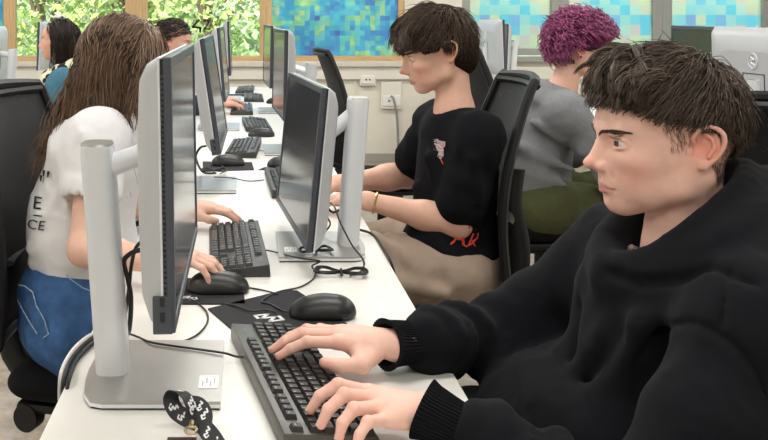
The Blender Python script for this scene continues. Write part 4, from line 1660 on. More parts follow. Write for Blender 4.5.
def eyebrow(H, sy, color, parent, V, lift=0.0, n=150, rad=0.0005, slant=0.0):
    t = RNG.uniform(0, 1, n)
    # from nose side to temple
    def arc(t):
        y = 0.006 + 0.043 * t
        z = 0.0195 + lift + (0.0075 + slant) * np.sin(np.clip(t * 1.15, 0, 1.3) * 1.75) + 0.002 * t
        x = 0.106 - 0.028 * t ** 1.8
        return np.stack([x, sy * y, z], -1)
    p = arc(t)
    wd = (0.0018 * (1 - 0.45 * t))[:, None]
    p = p + RNG.normal(size=(n, 1)) * wd * np.array([[0, 0.2, 0.8]])
    d = arc(np.clip(t + 0.12, 0, 1.2)) - arc(t)
    d /= np.linalg.norm(d, axis=1)[:, None]
    d = d + np.array([0.0, 0, 0.16]) * (1 - t)[:, None]
    L = RNG.uniform(0.007, 0.011, n)[:, None]
    st = np.linspace(0, 1, 4)
    path = p[:, None, :] + d[:, None, :] * (L[:, None, :] * st[None, :, None])
    pw = H.W(path)
    pw = V.settle(pw.reshape(-1, 3), 0.0007).reshape(pw.shape)
    rr = np.tile(np.array([1, 1, 0.8, 0.2]) * rad * H.s, (n, 1))
    v, q = tufts(None, pw, rr)
    cols = np.tile(np.array(color), (len(v), 1))
    return np_obj('eyebrow', v, q, hair_mat('brow', 0.6), parent, True, cols)


# ------------------------------------------------------------------ hair
CR_C, CR_R = np.array((-0.008, 0, 0.040)), np.array((0.096, 0.075, 0.092))


def scalp_points(n, keep):
    """points on the cranium ellipsoid in head space where keep(p) says hair grows"""
    out = []
    tot = 0
    while tot < n:
        d = RNG.normal(size=(n * 3, 3))
        d /= np.linalg.norm(d, axis=1)[:, None]
        p = CR_C + d * CR_R
        p = p[keep(p)]
        out.append(p)
        tot += len(p)
    return np.concatenate(out)[:n]


def outside(p, off):
    """push points off the cranium so that they keep the given distance (in head space)"""
    q = (p - CR_C) / (CR_R + off[..., None])
    r = np.linalg.norm(q, axis=-1)
    k = np.where(r < 1, 1 / np.maximum(r, 1e-6), 1.0)
    return CR_C + (p - CR_C) * k[..., None]


def grow(roots, flow, length, steps, off_fn, wild=0.1, curl=0.0, curl_n=3.0, stop=None):
    """march strands along a flow field in head space"""
    n = len(roots)
    p = roots.copy()
    path = [p.copy()]
    st = (length / steps)[:, None]
    bias = RNG.normal(size=(n, 3)) * wild
    ph = RNG.uniform(0, 2 * PI, n)
    for i in range(steps):
        t = (i + 1) / steps
        d = flow(p, t) + bias
        d /= np.linalg.norm(d, axis=1)[:, None] + 1e-9
        go = st if stop is None else st * np.where(stop(p), 0.04, 1.0)[:, None]
        p = p + d * go
        p = outside(p, off_fn(p, t, n))
        path.append(p.copy())
    path = np.stack(path, 1)
    if curl:
        t = np.linspace(0, 1, steps + 1)[None, :]
        a = ph[:, None] + 2 * PI * curl_n * t
        dev = np.stack([np.cos(a), np.sin(a), np.cos(a * 0.7 + 1)], -1) * (curl * np.minimum(1, t * 3))[..., None]
        path = path + dev
    return path


def hair_object(name, H, path, r0, ca, cb, m, parent, taper=0.15, tipcol=None):
    n, k, _ = path.shape
    t = np.linspace(0, 1, k)
    prof = np.minimum(1.0, 0.6 + 2 * t) * (1 - (1 - taper) * t ** 2.2)
    rr = RNG.uniform(0.7, 1.3, (n, 1)) * r0 * prof[None, :] * H.s
    v, q = tufts(None, H.W(path), rr)
    mixv = RNG.beta(2, 2, (n, 1, 1, 1)) * np.ones((1, k, 3, 1))
    cols = np.array(ca) * (1 - mixv) + np.array(cb) * mixv
    if tipcol is not None:
        tt = t[None, :, None, None]
        cols = cols * (1 - tt * 0.8) + np.array(tipcol) * tt * 0.8
    return np_obj(name, v, q, m, parent, True, cols.reshape(-1, 3))


# ------------------------------------------------------------------ hands
def hand_auto(w, d, nrm, side, curl=(20, 35, 25), spread=0.0, s=1.0, thumb_in=0.0):
    """finger joints for a hand with wrist w, pointing along d, back of hand nrm; side 'R' or 'L'"""
    d = Vector(d).normalized()
    nrm = Vector(nrm)
    nrm = (nrm - d * nrm.dot(d)).normalized()
    t = nrm.cross(d) if side == 'R' else d.cross(nrm)
    w = Vector(w)
    out = []
    for i in range(4):
        mcp = w + d * ((0.088, 0.092, 0.088, 0.080)[i] * s) + t * ((0.030 - 0.0195 * i) * s) + nrm * (0.002 * s)
        L = ((0.043, 0.026, 0.022), (0.047, 0.029, 0.023), (0.044, 0.027, 0.022), (0.034, 0.020, 0.019))[i]
        pts = [mcp]
        a = 0.0
        dd = (d + t * (spread * (1.2 - i))).normalized()
        for q in range(3):
            a += math.radians(curl[q] * (1 + 0.08 * i))
            pts.append(pts[-1] + (dd * math.cos(a) - nrm * math.sin(a)) * (L[q] * s))
        out.append(pts)
    th = [w + d * 0.018 * s + t * 0.022 * s - nrm * 0.004 * s, w + d * 0.050 * s + t * (0.045 - thumb_in) * s - nrm * 0.014 * s,
          w + d * 0.080 * s + t * (0.052 - thumb_in) * s - nrm * 0.020 * s, w + d * 0.103 * s + t * (0.050 - thumb_in) * s - nrm * 0.024 * s]
    return out, th


def hand_shapes(V, w, fingers, thumb, s=1.0, nrm=(0, 0, 1)):
    w = Vector(w)
    FR = ((0.0102, 0.0090, 0.0080, 0.0066), (0.0102, 0.0090, 0.0080, 0.0066), (0.0098, 0.0086, 0.0076, 0.0063), (0.0088, 0.0076, 0.0067, 0.0056))
    for i, f in enumerate(fingers):
        b = w + (Vector(f[0]) - w) * 0.15
        V.cone(b, f[0], 0.0165 * s, 0.0122 * s, 0.012 * s)
    for i in range(3):
        a, b = Vector(fingers[i][0]), Vector(fingers[i + 1][0])
        m = (a + b) / 2 - (a - w) * 0.18
        V.cone(w, m, 0.017 * s, 0.0135 * s, 0.012 * s)
    for i, f in enumerate(fingers):
        r = [q * s for q in FR[i]]
        for k in range(len(f) - 1):
            V.cone(f[k], f[k + 1], r[k], r[k + 1], 0.003 * s)
        V.ell(f[1], (r[1] * 1.06,) * 3, None, 0.003 * s)
    tr = [0.0150, 0.0122, 0.0108, 0.0085]
    for k in range(len(thumb) - 1):
        V.cone(thumb[k], thumb[k + 1], tr[k] * s, tr[k + 1] * s, 0.006 * s if k else 0.014 * s)
    mid = (Vector(thumb[0]) + Vector(fingers[0][0])) / 2
    V.cone(mid, thumb[1], 0.012 * s, 0.010 * s, 0.012 * s)


def hand_colors(v, tips, skin, knuckles=()):
    c = np.tile(np.array(skin), (len(v), 1))
    for p in tips:
        w = np.exp(-(((v - np.array(p)) ** 2).sum(1)) / 0.013 ** 2) * 0.6
        c = c * (1 - w[:, None]) + c * np.array((1.0, 0.74, 0.70)) * w[:, None]
    for p in knuckles:
        w = np.exp(-(((v - np.array(p)) ** 2).sum(1)) / 0.009 ** 2) * 0.4
        c = c * (1 - w[:, None]) + c * np.array((1.0, 0.80, 0.76)) * w[:, None]
    return c


# ------------------------------------------------------------------ cloth
def wrinkle(v, q, amp, scale, seed, aniso=(1, 1, 1), mask=None):
    n = vnormals(v, q)
    p = v * np.array(aniso) * scale
    p = p + 0.6 * np.stack([vnoise(p * 0.5 + 7, seed + 5), vnoise(p * 0.5 + 19, seed + 6), vnoise(p * 0.5 + 31, seed + 7)], 1)
    r = 1 - 2 * np.abs(vnoise(p, seed))
    r2 = vnoise(p * 2.1 + 3, seed + 1)
    a = amp * (0.75 * r + 0.25 * r2)
    if mask is not None:
        a = a * mask(v)
    return v + n * a[:, None]


def cloth_obj(name, V, m, parent, smooth=2, wr=None, post=None):
    v, q = V.extract()
    v = relax(v, q, smooth, 0.5)
    if wr:
        for (amp, sc, seed, an) in wr:
            v = wrinkle(v, q, amp, sc, seed, an)
    if post is not None:
        v = post(v, q)
    return np_obj(name, v, q, m, parent)


def lerp(a, b, t):
    return Vector(a) * (1 - t) + Vector(b) * t


class Body:
    """joints of a seated person; left/right are the person's own"""

    def __init__(self, **k):
        self.__dict__.update(k)


def core_shapes(V, B, k=1.0):
    """slim body under the clothes"""
    V.cone(B.pelvis, B.chest, 0.10 * k, 0.11 * k, 0.05)
    V.cone(B.chest, B.neck, 0.09 * k, 0.055 * k, 0.05)
    for sh in (B.shL, B.shR):
        V.cone(lerp(B.chest, B.neck, 0.6), sh, 0.06 * k, 0.05 * k, 0.05)
    for hip, knee, ank in ((B.hipL, B.knL, B.anL), (B.hipR, B.knR, B.anR)):
        V.cone(B.pelvis, hip, 0.09 * k, 0.075 * k, 0.05)
        V.cone(hip, knee, 0.070 * k, 0.052 * k, 0.04)
        V.cone(knee, ank, 0.050 * k, 0.034 * k, 0.03)


def trouser_shapes(V, B, r=1.0, fold=0.004):
    V.ell(B.pelvis, (0.165 * r, 0.175 * r, 0.12 * r), None, 0.04)
    for hip, knee, ank in ((B.hipL, B.knL, B.anL), (B.hipR, B.knR, B.anR)):
        V.cone(B.pelvis, hip, 0.11 * r, 0.10 * r, 0.05)
        V.cone(hip, knee, 0.095 * r, 0.075 * r, 0.05, fold=(fold, 3.2, 0.4))
        V.cone(knee, lerp(knee, ank, 0.93), 0.072 * r, 0.058 * r, 0.03, fold=(fold, 3.5, 1.4))


def shoes(B, m, parent, fwd):
    f = Vector(fwd).normalized()
    for a in (B.anL, B.anR):
        a = Vector(a)
        V = Vol((a.x - 0.25, a.y - 0.25, -0.01), (a.x + 0.25, a.y + 0.25, 0.16), 0.008)
        V.cone((a.x, a.y, 0.05), Vector((a.x, a.y, 0.045)) + f * 0.14, 0.045, 0.04, 0.02)
        V.cone((a.x, a.y, 0.06), Vector((a.x, a.y, 0.10)), 0.045, 0.045, 0.02)
        V.half((0, 0, 0.004), (0, 0, -1))
        v, q = V.extract()
        np_obj('shoe', relax(v, q, 1), q, m, parent)


def bounds(pts, r):
    a = np.array([tuple(p) for p in pts])
    return a.min(0) - r, a.max(0) + r


M_SHOE = mat('shoe_dark', (0.03, 0.03, 0.035), 0.6)


def decal(name, V, me, px, py, ppm, m, parent, rot=0.0, off=0.0012, sub=None):
    """flat print laid on the cloth: every point of the lettering follows the surface under it"""
    c, sn = math.cos(rot), math.sin(rot)
    vs = []
    for v in me.vertices:
        u_, w_ = v.co.x * ppm, v.co.y * ppm
        x, y = px + u_ * c - w_ * sn, py - (u_ * sn + w_ * c)
        p = V.see(x, y, 0.5, 6.0)
        if p is None:
            if not vs:
                return None
            vs.append(np.array(P(x, y, vs[-1][1])))
            continue
        d, n = V.sample(p[None, :])
        vs.append(p + n[0] * off)
    fs = [tuple(p.vertices) for p in me.polygons]
    o = MB().add(vs, fs).build(name, m)
    unparent_loc(o, parent)
    return o


def thread(name, V, pix, r, m, parent, off=0.0, dense=6):
    pts = []
    for a, b in zip(pix[:-1], pix[1:]):
        for t in np.linspace(0, 1, dense + 1)[:-1]:
            p = V.see(a[0] * (1 - t) + b[0] * t, a[1] * (1 - t) + b[1] * t, 0.5, 6.0)
            if p is not None:
                pts.append(Vector(p) + Vector((0, -off, 0)))
    if len(pts) > 2:
        return unparent_loc(MB().tube(pts, r, 6).build(name, m, None, True), parent)


def auto_body(O, head_deg, reach=0.0, s=1.0):
    """upright seated joints below a head at O, facing head_deg, hands forward on a desk"""
    f = Vector((math.cos(math.radians(head_deg)), math.sin(math.radians(head_deg)), 0))
    l = Vector((-f.y, f.x, 0))
    o = Vector((O[0], O[1], 0)) - f * 0.05
    dz = O[2] - 1.15
    def q(a, b, z):
        return tuple(o + f * a + l * b + Vector((0, 0, z)))
    return Body(pelvis=q(-0.05, 0, 0.55), chest=q(-0.02, 0, 0.80 + dz * 0.6), neck=q(0, 0, 0.995 + dz), shL=q(0, 0.18 * s, 0.955 + dz), shR=q(0, -0.18 * s, 0.955 + dz),
                elL=q(0.10, 0.23, 0.74), elR=q(0.10, -0.23, 0.74), wrL=q(0.33 + reach, 0.14, 0.785), wrR=q(0.33 + reach, -0.14, 0.785),
                hipL=q(-0.02, 0.09, 0.55), hipR=q(-0.02, -0.09, 0.55), knL=q(0.40, 0.11, 0.55), knR=q(0.40, -0.11, 0.55), anL=q(0.36, 0.12, 0.09), anR=q(0.36, -0.12, 0.09)), f, l


def skin_body(B, H, skin, lip, parent, h_head, h_hand, hands, female=False, detail=True, ruddy=0.5, arm_r=1.0, core=True, neck_r=1.0, name='body'):
    """head, neck, arms and hands of one person as one skin mesh; returns the head volume"""
    O = H.O
    lo = np.minimum(O - 0.155, np.array(B.neck) - 0.07)
    hi = np.maximum(O + 0.160, np.array(B.neck) + 0.07)
    V = Vol(lo, hi, h_head)
    head_shapes(V, H, female, detail)
    nb = Vector(B.neck)
    V.cone(H.w((-0.030, 0, -0.050)), nb, 0.048 * neck_r, 0.054 * neck_r, 0.02)
    V.cone(nb, nb + Vector((0, 0, -0.06)), 0.055 * neck_r, 0.075, 0.03)
    hv, hq = V.extract()
    cols = [head_colors(hv, H, skin, lip, ruddy)]
    parts = [(relax(hv, hq, 1, 0.35), hq)]
    for (w, el, sh, (F, T)) in ((B.wrL, B.elL, B.shL, hands[0]), (B.wrR, B.elR, B.shR, hands[1])):
        lo, hi = bounds([w, el, sh] + [p for f in F for p in f] + list(T), 0.07)
        A = Vol(lo, hi, h_hand)
        hand_shapes(A, w, F, T, 0.95 if female else 1.0)
        A.cone(sh, el, 0.050 * arm_r, 0.040 * arm_r, 0.02)
        A.cone(el, lerp(el, w, 0.35), 0.041 * arm_r, 0.040 * arm_r, 0.02)
        A.cone(lerp(el, w, 0.3), w, 0.040 * arm_r, 0.024 * arm_r, 0.02)
        v, q = A.extract()
        v = relax(v, q, 1, 0.4)
        parts.append((v, q))
        cols.append(hand_colors(v, [f[3] for f in F] + [T[3]], skin, [f[1] for f in F]))
    if core:
        lo, hi = bounds([B.pelvis, B.neck, B.shL, B.shR, B.knL, B.knR, B.anL, B.anR], 0.13)
        A = Vol(lo, hi, 0.015)
        core_shapes(A, B, 0.85)
        v, q = A.extract()
        parts.append((v, q))
        cols.append(np.tile(np.array(skin), (len(v), 1)))
    bv, bq = join(parts)
    np_obj(name, bv, bq, M_SKIN, parent, True, np.concatenate(cols))
    return V


def top_shapes(V, B, sleeve=1.0, loose=1.0, hem=0.62, fold=0.003):
    """t-shirt or sweater over the torso; sleeve = share of the arm that is covered (1 = elbow, 2 = wrist)"""
    ch, pe, nk = Vector(B.chest), Vector(B.pelvis), Vector(B.neck)
    sh = (Vector(B.shL) + Vector(B.shR)) / 2
    half = (Vector(B.shL) - Vector(B.shR)).length / 2
    up = Vector((0, 0, 1))
    lat = (Vector(B.shL) - Vector(B.shR)).normalized()
    R = np.array([tuple(up.cross(lat) * -1), tuple(lat), tuple(up)]).T
    V.ell(ch + Vector((0, 0, 0.03)), (0.118 * loose, half * 0.98, 0.17), R, 0)
    V.ell(lerp(ch, pe, 0.55), (0.130 * loose, half * 0.90, 0.16), R, 0.06)
    V.ell(lerp(ch, pe, 0.95), (0.140 * loose, half * 0.92, 0.13), R, 0.06)
    for s_, e_, w_ in ((B.shL, B.elL, B.wrL), (B.shR, B.elR, B.wrR)):
        V.cone(nk + Vector((0, 0, -0.05)), Vector(s_) + Vector((0, 0, -0.012)), 0.062, 0.066 * loose, 0.05)
        V.cone(s_, lerp(s_, e_, min(1.0, sleeve)), 0.068 * loose, 0.064 * loose, 0.04, fold=(fold, 2.3, Vector(s_).y * 9))
        if sleeve > 1:
            V.cone(e_, lerp(e_, w_, 0.9 * (sleeve - 1)), 0.060 * loose, 0.042 * loose, 0.03, fold=(fold * 1.6, 3.4, Vector(s_).y * 7))
    V.half((0, 0, hem), (0, 0, -1), 0.008)
    return V
# ------------------------------------------------------------------ the man in the black hoodie
SKIN1 = (0.87, 0.535, 0.435)
man = empty('person', (0.68, 1.36, 0.0), 0, 'person in a black hoodie with short dark hair typing on the black keyboard', 'person')
H1 = Head((0.630, 1.350, 1.112), frame(180, 0), 1.0)
B1 = Body(pelvis=(0.71, 1.36, 0.56), chest=(0.672, 1.352, 0.82), neck=(0.668, 1.35, 0.955), shL=(0.655, 1.155, 0.915), shR=(0.650, 1.550, 0.905),
          elL=(0.480, 1.065, 0.680), elR=(0.465, 1.600, 0.742), wrL=(0.268, 1.212, 0.770), wrR=(0.258, 1.452, 0.775),
          hipL=(0.66, 1.27, 0.575), hipR=(0.66, 1.46, 0.575), knL=(0.26, 1.24, 0.605), knR=(0.26, 1.52, 0.605), anL=(0.34, 1.22, 0.09), anR=(0.34, 1.52, 0.09))
# hands (finger joints: knuckle, middle joint, end joint, tip)
LF = [[(0.171, 1.252, 0.785), (0.1290, 1.246, 0.798), (0.103, 1.242, 0.784), (0.0900, 1.2390, 0.766)],
      [(0.176, 1.229, 0.787), (0.1335, 1.211, 0.799), (0.111, 1.200, 0.784), (0.1010, 1.1950, 0.766)],
      [(0.181, 1.207, 0.784), (0.1425, 1.181, 0.793), (0.126, 1.168, 0.780), (0.1220, 1.1620, 0.765)],
      [(0.188, 1.187, 0.777), (0.1580, 1.160, 0.785), (0.146, 1.147, 0.775), (0.1400, 1.1400, 0.764)]]
LT = [(0.238, 1.240, 0.768), (0.205, 1.266, 0.765), (0.178, 1.276, 0.764), (0.158, 1.279, 0.764)]
RF = [[(0.147, 1.438, 0.787), (0.0990, 1.434, 0.789), (0.072, 1.431, 0.779), (0.0540, 1.4290, 0.768)],
      [(0.148, 1.462, 0.790), (0.0940, 1.463, 0.792), (0.064, 1.459, 0.781), (0.0440, 1.4560, 0.768)],
      [(0.153, 1.485, 0.787), (0.1020, 1.488, 0.790), (0.074, 1.486, 0.779), (0.0560, 1.4850, 0.767)],
      [(0.162, 1.505, 0.781), (0.1260, 1.511, 0.784), (0.106, 1.510, 0.776), (0.0900, 1.5090, 0.766)]]
RT = [(0.204, 1.432, 0.769), (0.182, 1.404, 0.764), (0.147, 1.396, 0.765), (0.123, 1.397, 0.770)]
# --- skin: head and neck
V = Vol((0.46, 1.21, 0.84), (0.80, 1.49, 1.27), 0.0021)
head_shapes(V, H1)
nb = Vector(B1.neck)
V.cone(H1.w((-0.030, 0, -0.050)), nb + Vector((0.0, 0, -0.02)), 0.050, 0.058, 0.020)
V.cone(H1.w((0.014, 0, -0.115)), nb + Vector((-0.050, 0, -0.020)), 0.012, 0.012, 0.02)
for sy in (-1, 1):
    V.cone(H1.w((-0.030, sy * 0.050, -0.040)), nb + Vector((-0.050, sy * 0.018, -0.030)), 0.012, 0.012, 0.022)      # neck tendons
V.cone(nb, nb + Vector((0.0, 0, -0.09)), 0.06, 0.08, 0.03)
hv, hq = V.extract()
VH1 = V
hc = head_colors(hv, H1, SKIN1, (0.66, 0.31, 0.28), 0.65, 0.25)
hv = relax(hv, hq, 1, 0.35)
# --- skin: arms and hands
parts = [(hv, hq)]
cols = [hc]
for (w, el, sh, F, T) in ((B1.wrL, B1.elL, B1.shL, LF, LT), (B1.wrR, B1.elR, B1.shR, RF, RT)):
    lo, hi = bounds([w] + [p for f in F for p in f] + T, 0.03)
    V = Vol(lo - 0.01, hi + np.array((0.10, 0.05, 0.03)), 0.0021)
    hand_shapes(V, w, F, T)
    V.cone(lerp(w, el, -0.06), lerp(w, el, 0.30), 0.0205, 0.0215, 0.015, sq=((0, 1, 0), 1.10))
    v, q = V.extract()
    v = relax(v, q, 1, 0.4)
    parts.append((v, q))
    cols.append(hand_colors(v, [f[3] for f in F] + [T[3]], SKIN1, [f[1] for f in F] + [f[0] for f in F]))
lo, hi = bounds([B1.pelvis, B1.neck, B1.shL, B1.shR, B1.elL, B1.elR, B1.wrL, B1.wrR, B1.knL, B1.knR, B1.anL, B1.anR], 0.12)
V = Vol(lo, hi, 0.012)
core_shapes(V, B1, 0.85)
for w, el, sh in ((B1.wrL, B1.elL, B1.shL), (B1.wrR, B1.elR, B1.shR)):
    V.cone(sh, el, 0.042, 0.036, 0.03)
    V.cone(el, lerp(el, w, 0.9), 0.036, 0.026, 0.02)
v, q = V.extract()
parts.append((v, q))
cols.append(np.tile(np.array(SKIN1), (len(v), 1)))
bv, bq = join(parts)
np_obj('body', bv, bq, M_SKIN, man, True, np.concatenate(cols))
for sy in (1, -1):
    eye_obj(H1, sy, (1.0, 0.12, 0.0), (0.16, 0.13, 0.075), man)
    eyebrow(H1, sy, (0.050, 0.030, 0.020), man, VH1, 0.0, 230, 0.00042)

# --- finger nails that show
M_NAIL = mat('nail', (0.80, 0.50, 0.44), 0.25, spec=0.5)
def nail(tip, prev, nrm, parent, w=0.0105, l=0.011):
    tip, prev = Vector(tip), Vector(prev)
    d = (tip - prev).normalized()
    n = Vector(nrm)
    n = (n - d * n.dot(d)).normalized()
    s = d.cross(n)
    m = MB()
    vs = []
    for i in range(5):
        for k in range(5):
            a = (k - 2) / 2 * 0.9
            rr = 0.0069
            wy = math.sin(a) * w / 2 / 0.78
            vs.append(tip + d * (-l * 0.55 + l * i / 4 * (1 - 0.12 * abs(k - 2) / 2)) + s * wy + n * (rr * math.cos(a * 0.9) - 0.0002 * (i == 0)))
    fs = [(i * 5 + k, i * 5 + k + 1, (i + 1) * 5 + k + 1, (i + 1) * 5 + k) for i in range(4) for k in range(4)]
    o = m.add(vs, fs).build('finger_nail', M_NAIL, None, True)
    unparent_loc(o, parent)
for f in LF[:3]:
    nail(f[3], f[2], (-0.6, 0, 0.9), man, 0.0095, 0.0095)
for f in RF[:2]:
    nail(f[3], f[2], (-0.4, 0, 0.9), man, 0.0095, 0.0095)
nail(RT[3], RT[2], (-0.2, -0.75, 0.55), man, 0.012, 0.012)

# --- hair
HC1A, HC1B = (0.026, 0.0180, 0.0135), (0.155, 0.108, 0.080)
M_MASS = mat('hair_mass_dark', (0, 0, 0), 0.85, spec=0.1, var=0.1, vscale=90, attr='tint')


def hairline(p):
    """height of the edge of the long hair, by how far forward it is"""
    return np.interp(p[..., 0], [-0.12, -0.09, -0.080, -0.045, 0.0, 0.047, 0.062, 0.14], [-0.020, -0.006, 0.014, 0.036, 0.046, 0.052, 0.066, 0.068])


V = Vol((0.46, 1.22, 1.04), (0.80, 1.48, 1.31), 0.0030)
V.ell(H1.w((-0.014, 0, 0.050)), (0.102, 0.082, 0.100), H1.R)
V.ell(H1.w((0.040, 0, 0.088)), (0.062, 0.068, 0.040), H1.R, 0.03)
V.ell(H1.w((0.070, 0, 0.080)), (0.034, 0.056, 0.028), H1.R, 0.02)
V.ell(H1.w((-0.060, 0, 0.045)), (0.056, 0.070, 0.062), H1.R, 0.02)
sl, X_, Y_, Z_ = V._box(V.lo, V.lo + V.n * V.h, 0)
lx = (H1.O[0] - X_) + 0 * Y_ + 0 * Z_
lz = (Z_ - H1.O[2]) + 0 * X_ + 0 * Y_
edge = np.interp(lx, [-0.12, -0.09, -0.080, -0.045, 0.0, 0.047, 0.062, 0.14], [-0.016, -0.002, 0.018, 0.040, 0.050, 0.056, 0.072, 0.076]).astype(np.float32)
V._mix(sl, lz - edge, 0.006, 'cut')
v, q = V.extract()
v = relax(v, q, 2)
np_obj('hair_mass', v, q, M_MASS, man, True, np.tile(np.array(HC1A) * 0.9, (len(v), 1)))
WH = np.array((-0.048, 0.0, 0.128))


def flow_top(p, t):
    x, y, z = p[:, 0], p[:, 1], p[:, 2]
    n = (p - CR_C) / CR_R ** 2
    n /= np.linalg.norm(n, axis=1)[:, None]
    d = p - WH
    d = d / (np.linalg.norm(d, axis=1)[:, None] + 1e-6)
    side = np.clip((np.abs(y) - 0.03) / 0.03, 0, 1)
    f = d + np.array((0.55, 0, 0)) * np.clip((x + 0.075) / 0.05, 0, 1)[:, None] + np.array((0, 0, -0.55)) * side[:, None]
    f = f - n * (f * n).sum(1)[:, None]
    f /= np.linalg.norm(f, axis=1)[:, None] + 1e-6
    lift = np.where(t < 0.35, 0.35, -0.12) * np.clip((z - 0.05) / 0.05, 0, 1)
    return f + n * lift[:, None]


rt = scalp_points(6500, lambda p: p[:, 2] > hairline(p) + 0.004)
ln = np.interp(rt[:, 2], [0.0, 0.05, 0.11], [0.028, 0.045, 0.075]) * RNG.uniform(0.8, 1.15, len(rt))
thick = np.interp(rt[:, 2], [0.0, 0.04, 0.09, 0.13], [0.008, 0.015, 0.024, 0.030]) * np.interp(rt[:, 0], [-0.1, 0.0, 0.08], [0.80, 1.0, 1.1])
offs = thick * np.sqrt(RNG.uniform(0.12, 1.0, len(rt)))
hjit = RNG.normal(size=len(rt)) * 0.0050 - 0.001 + 0.010 * np.clip((rt[:, 0] - 0.05) / 0.03, 0, 1)
path = grow(rt, flow_top, ln, 10, lambda p, t, n: offs * min(1.0, 0.3 + 1.8 * t) * (1.0 - 0.25 * max(0, t - 0.6) / 0.4), wild=0.13, curl=0.0013, curl_n=1.0,
            stop=lambda p: p[:, 2] < hairline(p) + hjit)
hair_object('hair', H1, path, 0.00098, HC1A, HC1B, hair_mat('dark'), man)
# fringe, tousled locks falling forward over the brow: strands of one lock share their sway
nl, per = 64, 22
ly = RNG.uniform(-0.060, 0.064, nl)
lr = np.stack([RNG.uniform(0.020, 0.066, nl), ly, np.full(nl, 0.124) - (np.abs(ly) / 0.064) ** 2 * 0.028], 1)
sway = RNG.normal(size=(nl, 3)) * np.array((0.10, 0.38, 0.22))
llen = RNG.uniform(0.050, 0.082, nl)
fr = np.repeat(lr, per, 0) + RNG.normal(size=(nl * per, 3)) * 0.0035
fr = outside(fr, np.full(len(fr), 0.010))
sw = np.repeat(sway, per, 0)
fo = np.repeat(RNG.uniform(0.014, 0.036, nl), per) + RNG.normal(size=len(fr)) * 0.002
fstop = 0.062 + np.repeat(RNG.normal(size=nl) * 0.013, per)
def flow_fr(p, t):
    return np.stack([1.0 - 0.75 * t + 0 * p[:, 0], p[:, 1] * 4.0, 0.50 - 2.0 * t + 0 * p[:, 0]], 1) + sw * (0.4 + t)
path = grow(fr, flow_fr, np.repeat(llen, per) * RNG.uniform(0.85, 1.05, len(fr)), 10, lambda p, t, n: fo, wild=0.05, curl=0.0012, curl_n=1.0,
            stop=lambda p: p[:, 2] < fstop)
# locks draw together towards the tip
cen = path.reshape(nl, per, path.shape[1], 3).mean(1, keepdims=True)
tt = np.linspace(0, 1, path.shape[1])[None, None, :, None]
path = (path.reshape(nl, per, path.shape[1], 3) * (1 - 0.62 * tt ** 1.5) + cen * 0.62 * tt ** 1.5).reshape(-1, path.shape[1], 3)
hair_object('fringe', H1, path, 0.00095, HC1A, HC1B, hair_mat('dark'), man)
# loose ends sticking up at the crown
nu = 110
ur = np.stack([RNG.uniform(-0.06, 0.055, nu), RNG.uniform(-0.04, 0.04, nu), np.full(nu, 0.14)], 1)
ur = outside(ur, np.full(nu, 0.018))
path = grow(ur, lambda p, t: np.stack([0.8 + 0 * p[:, 0], p[:, 1] * 4, 0.38 - 0.4 * t + 0 * p[:, 0]], 1), RNG.uniform(0.020, 0.042, nu), 7, lambda p, t, n: np.full(n, 0.018), wild=0.35)
hair_object('loose_tuft', H1, path, 0.0007, HC1A, (0.12, 0.085, 0.06), hair_mat('dark'), man)
# cropped sides and side-burn
def keep_side(p):
    x, y, z = p[:, 0], p[:, 1], p[:, 2]
    hl = hairline(p)
    a = (np.abs(y) > 0.045) & (z < hl + 0.01) & (z > 0.004 + RNG.uniform(0, 0.016, len(x))) & (x > -0.004) & (x < 0.024 + 0.35 * (z - 0.01))
    b = (x < -0.035) & (z < hl + 0.01) & (z > -0.060 + RNG.uniform(0, 0.03, len(x)))
    return a | b
sr = scalp_points(2000, keep_side)
path = grow(sr, lambda p, t: np.stack([-0.25 + 0 * p[:, 0], p[:, 1] * 2.0, -1.0 + 0 * p[:, 0]], 1), RNG.uniform(0.006, 0.012, len(sr)), 3, lambda p, t, n: np.full(n, 0.002 + 0.002 * t), wild=0.2)
shp = path.shape
pw = VH1.settle(H1.W(path).reshape(-1, 3), 0.0008).reshape(shp)
pw[:, 1:] += (pw[:, 1:] - H1.O) * 0.012
path = H1.L(pw.reshape(-1, 3)).reshape(shp)
hair_object('cropped_side_hair', H1, path, 0.00026, (0.090, 0.060, 0.048), (0.24, 0.16, 0.13), hair_mat('dark'), man)

